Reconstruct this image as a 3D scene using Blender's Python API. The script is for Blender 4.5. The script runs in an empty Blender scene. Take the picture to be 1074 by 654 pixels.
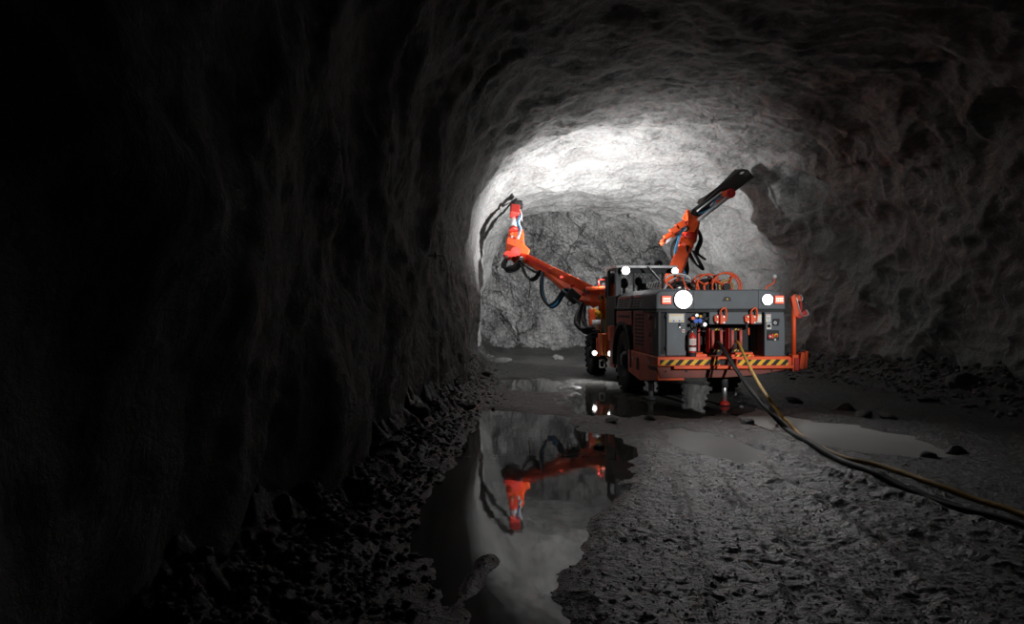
import bpy, bmesh, math, random
import numpy as np
from mathutils import Vector, Matrix, Quaternion

random.seed(7)
scene = bpy.context.scene
COL = scene.collection
F = 716.0
CAMZ = 1.64
WATER = 0.0

# ------------------------------------------------------------------ materials
def new_mat(name):
    m = bpy.data.materials.new(name); m.use_nodes = True
    nt = m.node_tree
    for n in list(nt.nodes): nt.nodes.remove(n)
    out = nt.nodes.new('ShaderNodeOutputMaterial')
    b = nt.nodes.new('ShaderNodeBsdfPrincipled')
    nt.links.new(b.outputs[0], out.inputs[0])
    return m, nt, b, out

def paint(name, col, rough=0.4, metal=0.0, grime=0.35, gscale=5.0, grime_col=(0.05, 0.047, 0.045), spec=0.5, bump=0.0):
    """procedural paint with worn / dusty patches"""
    m, nt, b, out = new_mat(name)
    tc = nt.nodes.new('ShaderNodeTexCoord')
    n1 = nt.nodes.new('ShaderNodeTexNoise'); n1.inputs['Scale'].default_value = gscale; n1.inputs['Detail'].default_value = 8
    nt.links.new(tc.outputs['Object'], n1.inputs['Vector'])
    r = nt.nodes.new('ShaderNodeMapRange'); r.inputs['From Min'].default_value = 0.45; r.inputs['From Max'].default_value = 0.75
    r.inputs['To Max'].default_value = grime
    nt.links.new(n1.outputs['Fac'], r.inputs['Value'])
    mix = nt.nodes.new('ShaderNodeMix'); mix.data_type = 'RGBA'
    mix.inputs['A'].default_value = (*col, 1); mix.inputs['B'].default_value = (*grime_col, 1)
    nt.links.new(r.outputs[0], mix.inputs['Factor'])
    nt.links.new(mix.outputs['Result'], b.inputs['Base Color'])
    rr = nt.nodes.new('ShaderNodeMapRange'); rr.inputs['To Min'].default_value = rough; rr.inputs['To Max'].default_value = min(1, rough + .3)
    nt.links.new(n1.outputs['Fac'], rr.inputs['Value']); nt.links.new(rr.outputs[0], b.inputs['Roughness'])
    b.inputs['Metallic'].default_value = metal
    b.inputs['Specular IOR Level'].default_value = spec
    if bump:
        bp = nt.nodes.new('ShaderNodeBump'); bp.inputs['Strength'].default_value = bump; bp.inputs['Distance'].default_value = 0.01
        nt.links.new(n1.outputs['Fac'], bp.inputs['Height']); nt.links.new(bp.outputs[0], b.inputs['Normal'])
    return m

def glow(name, col, strength):
    m, nt, b, out = new_mat(name)
    b.inputs['Base Color'].default_value = (*[min(1, c) for c in col], 1)
    b.inputs['Emission Color'].default_value = (*col, 1)
    b.inputs['Emission Strength'].default_value = strength
    return m

def rock(name, c0, c1, fine=22.0, bumps=((0.9, 2.2, 0.25), (1.0, 9.0, 0.06), (1.0, 45.0, 0.012)), cracks=0.0, rough=0.85, spec=0.3, lo=.36, hi=.64, stretch=(1, 1, 1)):
    m, nt, b, out = new_mat(name)
    tc = nt.nodes.new('ShaderNodeTexCoord')
    mp = nt.nodes.new('ShaderNodeMapping'); mp.inputs['Scale'].default_value = stretch
    nt.links.new(tc.outputs['Object'], mp.inputs['Vector'])
    vec = mp.outputs[0]
    def noise(s, d=10, rg=0.62, dist=0.0):
        n = nt.nodes.new('ShaderNodeTexNoise'); n.inputs['Scale'].default_value = s; n.inputs['Detail'].default_value = d
        n.inputs['Roughness'].default_value = rg; n.inputs['Distortion'].default_value = dist
        nt.links.new(vec, n.inputs['Vector']); return n.outputs['Fac']
    def math_(op, a, bb):
        n = nt.nodes.new('ShaderNodeMath'); n.operation = op
        for i, v in enumerate((a, bb)):
            if isinstance(v, (int, float)): n.inputs[i].default_value = v
            else: nt.links.new(v, n.inputs[i])
        return n.outputs[0]
    big = noise(0.7, 6, 0.6, 0.8); sm = noise(fine, 8, 0.75)
    f = math_('MULTIPLY', math_('ADD', big, sm), 0.5)
    ramp = nt.nodes.new('ShaderNodeMapRange'); ramp.inputs['From Min'].default_value = lo; ramp.inputs['From Max'].default_value = hi
    nt.links.new(f, ramp.inputs['Value'])
    mix = nt.nodes.new('ShaderNodeMix'); mix.data_type = 'RGBA'
    mix.inputs['A'].default_value = (*c0, 1); mix.inputs['B'].default_value = (*c1, 1)
    nt.links.new(ramp.outputs[0], mix.inputs['Factor'])
    col = mix.outputs['Result']
    h = None
    for (a, s, amp) in bumps:
        t = math_('MULTIPLY', noise(s, 9, 0.65, 0.3), amp)
        h = t if h is None else math_('ADD', h, t)
    if cracks:
        # warped voronoi edges = joints in the rock
        wn = nt.nodes.new('ShaderNodeTexNoise'); wn.inputs['Scale'].default_value = 1.1; wn.inputs['Detail'].default_value = 6
        nt.links.new(vec, wn.inputs['Vector'])
        sc = nt.nodes.new('ShaderNodeVectorMath'); sc.operation = 'SCALE'; sc.inputs['Scale'].default_value = 1.0
        nt.links.new(wn.outputs['Color'], sc.inputs[0])
        ad = nt.nodes.new('ShaderNodeVectorMath'); ad.operation = 'ADD'
        nt.links.new(vec, ad.inputs[0]); nt.links.new(sc.outputs[0], ad.inputs[1])
        vo = nt.nodes.new('ShaderNodeTexVoronoi'); vo.feature = 'DISTANCE_TO_EDGE'; vo.inputs['Scale'].default_value = 0.42
        nt.links.new(ad.outputs[0], vo.inputs['Vector'])
        cr = nt.nodes.new('ShaderNodeMapRange'); cr.inputs['From Min'].default_value = 0.0; cr.inputs['From Max'].default_value = 0.022
        nt.links.new(vo.outputs['Distance'], cr.inputs['Value'])
        gate = nt.nodes.new('ShaderNodeMapRange'); gate.inputs['From Min'].default_value = 0.45; gate.inputs['From Max'].default_value = 0.55
        nt.links.new(noise(0.9, 3), gate.inputs['Value'])
        inv = math_('MULTIPLY', math_('SUBTRACT', 1.0, cr.outputs[0]), gate.outputs[0])
        mc = nt.nodes.new('ShaderNodeMix'); mc.data_type = 'RGBA'; mc.inputs['B'].default_value = (0.012, 0.012, 0.012, 1)
        nt.links.new(math_('MULTIPLY', inv, cracks), mc.inputs['Factor']); nt.links.new(col, mc.inputs['A'])
        col = mc.outputs['Result']
        h = math_('SUBTRACT', h, math_('MULTIPLY', inv, 0.06 * cracks))
    nt.links.new(col, b.inputs['Base Color'])
    bp = nt.nodes.new('ShaderNodeBump'); bp.inputs['Strength'].default_value = 1.0; bp.inputs['Distance'].default_value = 1.0
    nt.links.new(h, bp.inputs['Height']); nt.links.new(bp.outputs[0], b.inputs['Normal'])
    b.inputs['Roughness'].default_value = rough
    b.inputs['Specular IOR Level'].default_value = spec
    return m

M = {}
M['orange'] = paint('orange_paint', (0.88, 0.105, 0.02), 0.34, grime=0.32)
M['red'] = paint('red_paint', (0.55, 0.025, 0.015), 0.35, grime=0.3)
M['grey'] = paint('slate_grey_paint', (0.085, 0.098, 0.11), 0.42, grime=0.3, grime_col=(0.14, 0.13, 0.12))
M['grey_dark'] = paint('dark_grey_paint', (0.04, 0.042, 0.046), 0.5)
M['black'] = paint('black_parts', (0.012, 0.012, 0.013), 0.55)
M['rubber'] = paint('tyre_rubber', (0.012, 0.012, 0.012), 0.75, grime_col=(0.035, 0.033, 0.03), grime=0.6, gscale=9, spec=.3)
M['hose_black'] = paint('black_hose', (0.013, 0.013, 0.014), 0.38, grime=0.3)
M['cable'] = paint('cable_sheath', (0.012, 0.012, 0.012), 0.5, grime=0.3, grime_col=(.03, .03, .028), spec=.3)
M['yellow_hose'] = paint('yellow_hose', (0.62, 0.36, 0.06), 0.45, grime=0.4)
M['hose_blue'] = paint('blue_hose', (0.03, 0.22, 0.42), 0.4, grime=0.15)
M['steel'] = paint('bright_steel', (0.62, 0.62, 0.63), 0.28, metal=0.9, grime=0.3)
M['alu'] = paint('aluminium', (0.72, 0.72, 0.73), 0.38, metal=0.6, grime=0.25)
M['white'] = paint('white_paint', (0.72, 0.72, 0.70), 0.5, grime=0.25)
M['yellow'] = paint('hazard_yellow', (0.85, 0.47, 0.01), 0.45, grime=0.25)
M['sticker'] = paint('sticker_paper', (0.75, 0.74, 0.68), 0.5, grime=0.1)
M['blue'] = paint('blue_plastic', (0.02, 0.12, 0.6), 0.4, grime=0.1)
M['seat'] = paint('seat_vinyl', (0.02, 0.02, 0.022), 0.6)
M['lens'] = glow('lamp_lens', (1.0, 0.98, 0.95), 8)
M['lens_small'] = glow('small_lamp_lens', (1.0, 0.98, 0.95), 8)
M['tail'] = glow('tail_lamp_lens', (1.0, 0.12, 0.07), 1.2)
M['tail_led'] = glow('tail_lamp_led', (1.0, 0.55, 0.45), 3.0)
g, nt, b, out = new_mat('cab_glass')
b.inputs['Base Color'].default_value = (0.9, 0.93, 0.93, 1); b.inputs['Roughness'].default_value = 0.02
b.inputs['Transmission Weight'].default_value = 1.0; b.inputs['IOR'].default_value = 1.1
M['glass'] = g

M['shotcrete'] = rock('sprayed_rock_wall', (0.15, 0.15, 0.148), (0.32, 0.32, 0.315), fine=9,
                      bumps=((1, 1.6, 0.22), (1, 7.0, 0.045), (1, 38.0, 0.012)), stretch=(1, 1, 1), cracks=0.0)
M['roofrock'] = rock('sprayed_rock_roof', (0.16, 0.16, 0.158), (0.345, 0.345, 0.338), fine=9,
                     bumps=((1, 1.3, 0.22), (1, 5.0, 0.045), (1, 26.0, 0.008)), cracks=0.25, lo=.40, hi=.60, stretch=(1, 1.0, 1.6))
M['facerock'] = rock('blasted_rock_face', (0.07, 0.07, 0.07), (0.36, 0.36, 0.355), fine=11,
                     bumps=((1, 1.6, 0.35), (1, 6.0, 0.2), (1, 20.0, 0.08)), cracks=0.9, lo=.43, hi=.60)
M['mud'] = rock('muddy_ground', (0.008, 0.0079, 0.0076), (0.055, 0.054, 0.052), lo=.41, hi=.60, fine=34,
                bumps=((1, 3.5, 0.04), (1, 16.0, 0.04), (1, 60.0, 0.02)), rough=0.36, spec=0.8)
M['grit'] = rock('wet_grit', (0.05, 0.05, 0.048), (0.2, 0.2, 0.195), fine=18, bumps=((1, 30.0, 0.01),), rough=0.18, spec=1.0)
M['stone'] = rock('loose_stone', (0.06, 0.06, 0.058), (0.22, 0.22, 0.215), fine=18,
                  bumps=((1, 8.0, 0.06), (1, 40.0, 0.01)), rough=0.6, spec=0.5)

def water_mat(nm, rough, ca, cb2):
    m, nt, b, out = new_mat(nm)
    tc = nt.nodes.new('ShaderNodeTexCoord')
    n = nt.nodes.new('ShaderNodeTexNoise'); n.inputs['Scale'].default_value = 1.3; n.inputs['Detail'].default_value = 7
    nt.links.new(tc.outputs['Object'], n.inputs['Vector'])
    mix = nt.nodes.new('ShaderNodeMix'); mix.data_type = 'RGBA'
    mix.inputs['A'].default_value = (*ca, 1); mix.inputs['B'].default_value = (*cb2, 1)
    nt.links.new(n.outputs['Fac'], mix.inputs['Factor']); nt.links.new(mix.outputs['Result'], b.inputs['Base Color'])
    b.inputs['Roughness'].default_value = rough; b.inputs['IOR'].default_value = 1.18
    n2 = nt.nodes.new('ShaderNodeTexNoise'); n2.inputs['Scale'].default_value = 4; n2.inputs['Detail'].default_value = 2
    nt.links.new(tc.outputs['Object'], n2.inputs['Vector'])
    bp = nt.nodes.new('ShaderNodeBump'); bp.inputs['Strength'].default_value = 0.04; bp.inputs['Distance'].default_value = 0.02
    nt.links.new(n2.outputs['Fac'], bp.inputs['Height']); nt.links.new(bp.outputs[0], b.inputs['Normal'])
    return m
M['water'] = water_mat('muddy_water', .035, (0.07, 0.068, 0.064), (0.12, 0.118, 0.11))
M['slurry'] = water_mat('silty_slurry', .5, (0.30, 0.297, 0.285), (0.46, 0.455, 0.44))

# ------------------------------------------------------------------ numpy noise
_rng = np.random.RandomState(3)
_perm = _rng.permutation(512).astype(np.int64)
_grad = _rng.normal(size=(512, 3)); _grad /= np.linalg.norm(_grad, axis=1)[:, None]
def pn(x, y, z):
    xi, yi, zi = np.floor(x).astype(np.int64), np.floor(y).astype(np.int64), np.floor(z).astype(np.int64)
    xf, yf, zf = x - xi, y - yi, z - zi
    u, v, w = [t * t * t * (t * (t * 6 - 15) + 10) for t in (xf, yf, zf)]
    def gr(a, b_, c, dx, dy, dz):
        h = _perm[(_perm[(_perm[(xi + a) & 511] + yi + b_) & 511] + zi + c) & 511]
        g_ = _grad[h]
        return g_[..., 0] * dx + g_[..., 1] * dy + g_[..., 2] * dz
    r = 0
    for a in (0, 1):
        for b_ in (0, 1):
            for c in (0, 1):
                wt = (u if a else 1 - u) * (v if b_ else 1 - v) * (w if c else 1 - w)
                r = r + wt * gr(a, b_, c, xf - a, yf - b_, zf - c)
    return r * 1.6
def fbm(x, y, z, o=4, g=0.5):
    s = 0; a = 1.0
    for i in range(o):
        s = s + a * pn(x * 2 ** i + 17.3 * i, y * 2 ** i + 5.1 * i, z * 2 ** i + 9.7 * i); a *= g
    return s
def ridge(x, y, z, o=4, g=0.5):
    s = 0; a = 1.0
    for i in range(o):
        s = s + a * (1 - 2.2 * np.abs(pn(x * 2 ** i + 7.3 * i, y * 2 ** i + 3.1 * i, z * 2 ** i + 1.7 * i))); a *= g
    return s

def grid_obj(name, P, mat, flip=False):
    """P: (r,c,3) array -> mesh object"""
    r, c, _ = P.shape
    me = bpy.data.meshes.new(name)
    me.vertices.add(r * c); me.vertices.foreach_set('co', P.reshape(-1).astype(np.float32))
    idx = np.arange(r * c).reshape(r, c)
    q = np.stack([idx[:-1, :-1], idx[:-1, 1:], idx[1:, 1:], idx[1:, :-1]], -1).reshape(-1, 4)
    if flip: q = q[:, ::-1]
    n = len(q)
    me.loops.add(n * 4); me.loops.foreach_set('vertex_index', q.reshape(-1).astype(np.int32))
    me.polygons.add(n); me.polygons.foreach_set('loop_start', np.arange(0, n * 4, 4, dtype=np.int32))
    me.polygons.foreach_set('loop_total', np.full(n, 4, dtype=np.int32))
    me.polygons.foreach_set('use_smooth', np.ones(n, dtype=bool))
    me.update(calc_edges=True); me.validate()
    me.materials.append(mat)
    o = bpy.data.objects.new(name, me); COL.objects.link(o)
    return o

def tag(o, label=None, cat=None, group=None, kind=None):
    if label: o['label'] = label
    if cat: o['category'] = cat
    if group: o['group'] = group
    if kind: o['kind'] = kind
    return o

# ------------------------------------------------------------------ tunnel shell
def xl(Y):  # left wall position
    return np.interp(Y, [-8, 0, 2, 4, 7, 10, 12, 14, 16, 18, 18.8, 19.8, 22, 24, 26, 28],
                     [-1.7, -1.7, -1.55, -1.40, -1.25, -1.15, -1.12, -1.08, -1.04, -1.0, -1.03, -1.12, -1.20, -1.22, -1.02, -1.0])
def xr(Y):
    return np.interp(Y, [-8, 4, 9, 13, 17, 20, 22, 24, 26, 28], [9.4, 9.6, 9.8, 9.6, 9.1, 8.5, 7.9, 7.2, 6.8, 6.7])
def crown(Y):
    return np.interp(Y, [-8, 6, 12, 18, 22, 26, 28], [6.3, 6.35, 6.3, 6.2, 5.85, 5.5, 5.4])

def tunnel_P(Y, T):
    n = 3.1 + 2.6 * (1 - np.clip(T * 2.2, 0, 1)) 
    a = (xr(Y) - xl(Y)) / 2; xc = (xr(Y) + xl(Y)) / 2
    ang = math.pi - T * math.pi          # T 0 = left foot, 1 = right foot
    cs, sn = np.cos(ang), np.sin(ang)
    X = xc + a * np.sign(cs) * np.abs(cs) ** (2 / n)
    Z = crown(Y) * np.abs(sn) ** (2 / n) - 0.4
    Z = Z + 0.4 * np.clip(Z / 6.0, 0, 1)
    return X, Z

ys = np.concatenate([np.linspace(-7, 2, 40)[:-1], np.linspace(2, 13, 190)[:-1], np.linspace(13, 20.5, 170)[:-1], np.linspace(20.5, 27.2, 170)])
tt = np.linspace(0, 1, 620)
# redistribute T so vertices are evenly spaced along the arch
Xs, Zs = tunnel_P(np.full_like(tt, 14.0), tt)
# dense resample by arc length
td = np.linspace(0, 1, 20001); Xd, Zd = tunnel_P(np.full_like(td, 14.0), td)
L = np.concatenate([[0], np.cumsum(np.hypot(np.diff(Xd), np.diff(Zd)))]); L /= L[-1]
tt = np.interp(np.linspace(0, 1, 620), L, td)
YY, TT = np.meshgrid(ys, tt, indexing='ij')
X, Z = tunnel_P(YY, TT)
P = np.stack([X, YY, Z], -1)
du = np.gradient(P, axis=0); dv = np.gradient(P, axis=1)
N = np.cross(du, dv); N /= (np.linalg.norm(N, axis=-1, keepdims=True) + 1e-9)
xc = (xr(YY) + xl(YY)) / 2
inw = np.stack([xc - X, np.zeros_like(X), 2.5 - Z], -1)
N *= np.sign((N * inw).sum(-1, keepdims=True))
side = np.clip((xc - X) / 2.5 - .4, 0, 1)         # 1 on the left wall
# large lumps, softly sprayed
d = 0.20 * fbm(X / 2.3, YY / 2.6, Z / 2.3, 2)
# folds that run down the left wall and streaks that run round the roof
d += side * 0.15 * (ridge(X / 2.2 + 5, YY / 1.9 + 0.35 * pn(X, YY / 1.5, Z / 1.2), Z / 4.2, 2, 0.45) - 0.6)
roof = np.clip((Z - 4.0) / 1.5, 0, 1)
d += roof * 0.10 * (ridge(X / 2.6, YY / 0.9 + 0.6 * pn(X / 2, YY / 2, Z), Z / 2, 3, 0.55) - .8)
d += 0.055 * fbm(X / .7, YY / .7, Z / .7, 3)
d += 0.018 * ridge(X / .25, YY / .25, Z / .25, 2)
rightw = np.clip((X - 6.0) / 1.5, 0, 1)
d += rightw * 0.22 * (ridge(X / 1.9 + 3, YY / 2.0, Z / 1.7 + 8, 3, 0.5) - .7)
# a dark pocket knocked out of the right shoulder, ragged
pk = np.exp(-(((YY - 18.3) / .5) ** 2 + ((Z - 4.95) / .42) ** 2) * (1 + .8 * pn(X * 2, YY * 2, Z * 2))) * (X > 5)
d -= 0.7 * pk
# keep the left edge of the wall calm where the bright strip is
P2 = P + N * d[..., None]
iL = int(np.argmin(np.abs(tt - np.interp(0.27, L, td)))); iR = int(np.argmin(np.abs(tt - np.interp(0.80, L, td))))
wl = grid_obj('wall_left', P2[:, :iL + 1], M['shotcrete']); tag(wl, 'dark lumpy sprayed rock wall on the left', kind='structure')
ce = grid_obj('ceiling', P2[:, iL:iR + 1], M['roofrock']); tag(ce, 'arched rock roof of the tunnel', kind='structure')
wr = grid_obj('wall_right', P2[:, iR:], M['shotcrete']); tag(wr, 'dark rock wall on the right', kind='structure')

# rock face at the end of the drift
fx = np.linspace(-2.6, 8.4, 520); fz = np.linspace(-0.6, 7.8, 420)
FX, FZ = np.meshgrid(fx, fz, indexing='ij')
e = 0.30 * fbm(FX / 2.0, FZ / 2.4, FX * 0 + 3.3, 2)
# stepped slabs
q = fbm(FX / 1.3 + .5 * FZ, FZ / 1.8, FX * 0 + 8.8, 3)
e += 0.30 * (np.floor(q * 3.0 + .8 * pn(FX / .5, FZ / .5, FX * 0)) / 3.0) + 0.10 * q
e += 0.17 * ridge(FX / 1.1, FZ / 1.4 + .4 * FX, FX * 0 + 1.5, 4, 0.55)
e += 0.045 * ridge(FX / .22, FZ / .22, FX * 0 + .5, 3, 0.6)
# the overhanging ledge below the crown
e += 0.9 * np.clip((FZ - 4.7) / 1.3, 0, 1) ** 1.5
e += 0.35 * np.clip((1.2 - FZ) / 1.4, 0, 1)
FP = np.stack([FX, 26.35 - e, FZ], -1)
fo = grid_obj('wall_back', FP, M['facerock'], flip=True); tag(fo, 'rough blasted rock face closing the tunnel', kind='structure')

# ------------------------------------------------------------------ ground
def gp(px, py, z=0.0):
    D = (CAMZ - z) * F / (py - 327.0)
    return ((px - 537.0) / F * D, D)

def sd_poly(px, py, poly):
    d = np.full(px.shape, 1e9); s = np.ones(px.shape)
    n = len(poly)
    for i in range(n):
        ax, ay = poly[i]; bx, by = poly[i - 1]
        ex, ey = bx - ax, by - ay; wx, wy = px - ax, py - ay
        t = np.clip((wx * ex + wy * ey) / (ex * ex + ey * ey + 1e-12), 0, 1)
        d = np.minimum(d, (wx - ex * t) ** 2 + (wy - ey * t) ** 2)
        c1 = py >= ay; c2 = py < by; c3 = ex * wy > ey * wx
        flipm = (c1 & c2 & c3) | (~c1 & ~c2 & ~c3)
        s = np.where(flipm, -s, s)
    return s * np.sqrt(d)      # negative inside

PUD = {
 'left': [(503, 428), (560, 432), (597, 436), (606, 452), (640, 455), (664, 478), (658, 500), (642, 520), (618, 545), (598, 575), (590, 612), (600, 760), (505, 760), (452, 640), (424, 585), (413, 545), (425, 518), (455, 500), (480, 475), (496, 448)],
 'leftback': [(512, 398), (560, 396), (600, 401), (592, 412), (540, 411)],
 'under': [(604, 402), (650, 398), (760, 405), (776, 428), (740, 440), (680, 438), (612, 436), (592, 424)],
 'centre': [(690, 452), (715, 449), (765, 462), (802, 480), (760, 483), (712, 474)],
 'right': [(792, 428), (838, 440), (900, 446), (955, 458), (1006, 478), (960, 480), (890, 472), (838, 462), (800, 448), (778, 436)],
}
PW = {k: [gp(*p) for p in v] for k, v in PUD.items()}

def ground_h(Xg, Yg):
    h = 0.036 + 0.024 * fbm(Xg / 1.8, Yg / 1.8, Xg * 0 + 2.2, 3)
    h = np.maximum(h, 0.012)
    # clods
    cl = 0.0065 * ridge(Xg / .5, Yg / .5, Xg * 0, 3, .6) + 0.009 * fbm(Xg / .10, Yg / .11, Xg * 0 + 4, 4, .7)
    h = h + cl
    # wheel tracks running from the foreground to the machine
    for (x0, y0, x1, y1, w, dp) in ((2.1, 3.0, 2.3, 8.0, .24, .02), (3.9, 2.6, 2.35, 8.4, .26, .035), (4.35, 2.8, 2.75, 8.6, .10, .018), (1.0, 2.4, 1.9, 7.0, .16, .02)):
        t = np.clip((Yg - y0) / (y1 - y0), -1, 1.2); cx = x0 + (x1 - x0) * t + .06 * pn(Yg / 1.2, Xg * 0, Xg * 0 + x0)
        dd = np.abs(Xg - cx)
        m = np.clip((Yg + 3) / 3, 0, 1) * np.clip((y1 + .8 - Yg) / 1.2, 0, 1)
        tread = 0.5 + 0.5 * np.sin((Yg + .7 * dd) * 2 * math.pi / .24)
        h = h - m * dp * np.exp(-(dd / w) ** 4) * (.75 + .25 * tread) + m * dp * .9 * np.exp(-((dd - w * 1.35) / (w * .28)) ** 2) * (.6 + .8 * np.clip(.5 + fbm(Xg * 3, Yg * 2, Xg * 0, 2), 0, 1))
    # puddle hollows
    for k, poly in PW.items():
        s = sd_poly(Xg, Yg, poly)
        wob = 0.16 * fbm(Xg / .8, Yg / .8, Xg * 0 + 6, 3, .6)
        if k in ('leftback', 'under'): wob = wob * 2.2
        s = s + wob
        t = np.clip(-s / 0.5 + 0.5, 0, 1); t = t * t * (3 - 2 * t)
        bed = -0.05 + 0.022 * fbm(Xg / .6, Yg / .6, Xg * 0 + 3, 3)
        if k == 'left':
            # mud bars breaking the surface
            bar = 0.085 * np.exp(-((Xg + 0.22 - .05 * np.sin(Yg * 3)) / .10) ** 2) * np.clip((4.9 - Yg) / .4, 0, 1) * (.85 + .25 * pn(Xg * 6, Yg * 5, Xg * 0))
            bed = bed + bar
        h = h * (1 - t) + bed * t
    # rubble banks at the feet of the walls
    bl = np.clip((xl(Yg) + .75 - Xg) / .75, 0, 1.4)
    h = h + bl ** 1.6 * 0.36 * (1 + .5 * fbm(Xg / .35, Yg / .35, Xg * 0 + 9, 3, .6)) 
    br = np.clip((Xg - (xr(Yg) - 1.7)) / 1.7, 0, 1.4)
    h = h + br ** 1.5 * 0.5 * (1 + .5 * fbm(Xg / .5, Yg / .5, Xg * 0 + 1, 3, .6))
    bf = np.clip((Yg - 24.6) / 1.5, 0, 1.3)
    h = h + bf ** 1.5 * .3
    return h

gy = np.concatenate([np.linspace(-7, 2.2, 60)[:-1], 2.2 * (27.0 / 2.2) ** np.linspace(0, 1, 900)])
uu = np.linspace(0, 1, 760)
GY, GU = np.meshgrid(gy, uu, indexing='ij')
x0 = xl(GY) - 0.45; x1 = xr(GY) + 0.45
# denser where the lens is close to the left
GX = x0 + (x1 - x0) * (GU * .62 + .38 * GU ** 2.0)
GH = ground_h(GX, GY)
go = grid_obj('floor', np.stack([GX, GY, GH], -1), M['mud'], flip=True); tag(go, 'wet muddy stony tunnel ground', kind='structure')

def gz(x, y):
    return float(ground_h(np.array([x]), np.array([y]))[0])

# puddles: real water lying level in the hollows
lab = {'left': 'large muddy puddle along the left wall mirroring the left boom', 'leftback': 'small wet pool in the mud near the rock face, left of the front wheel',
       'under': 'dark puddle under and beside the drill rig', 'centre': 'narrow grey puddle in front of the rig bumper, left of the cables',
       'right': 'long pale grey puddle to the right of the black cable'}
def smooth_poly(poly, grow):
    c = np.mean(poly, axis=0)
    return [tuple(np.array(p) + (np.array(p) - c) / (np.linalg.norm(np.array(p) - c) + 1e-6) * grow) for p in poly]
for k, poly in PW.items():
    pts = smooth_poly(poly, 0.28 if k != 'leftback' else .3)
    me = bpy.data.meshes.new('puddle'); bm = bmesh.new()
    vs = [bm.verts.new((x, y, WATER - (0.002 if k in ('leftback',) else 0))) for x, y in pts]
    f = bm.faces.new(vs)
    if f.normal.z < 0: f.normal_flip()
    bm.normal_update()
    if bm.faces[:][0].normal.z < 0: bm.faces[:][0].normal_flip()
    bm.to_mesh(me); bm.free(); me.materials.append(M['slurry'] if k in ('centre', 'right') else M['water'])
    o = bpy.data.objects.new('puddle', me); COL.objects.link(o); tag(o, lab[k], 'puddle', 'puddles on the tunnel floor')

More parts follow.
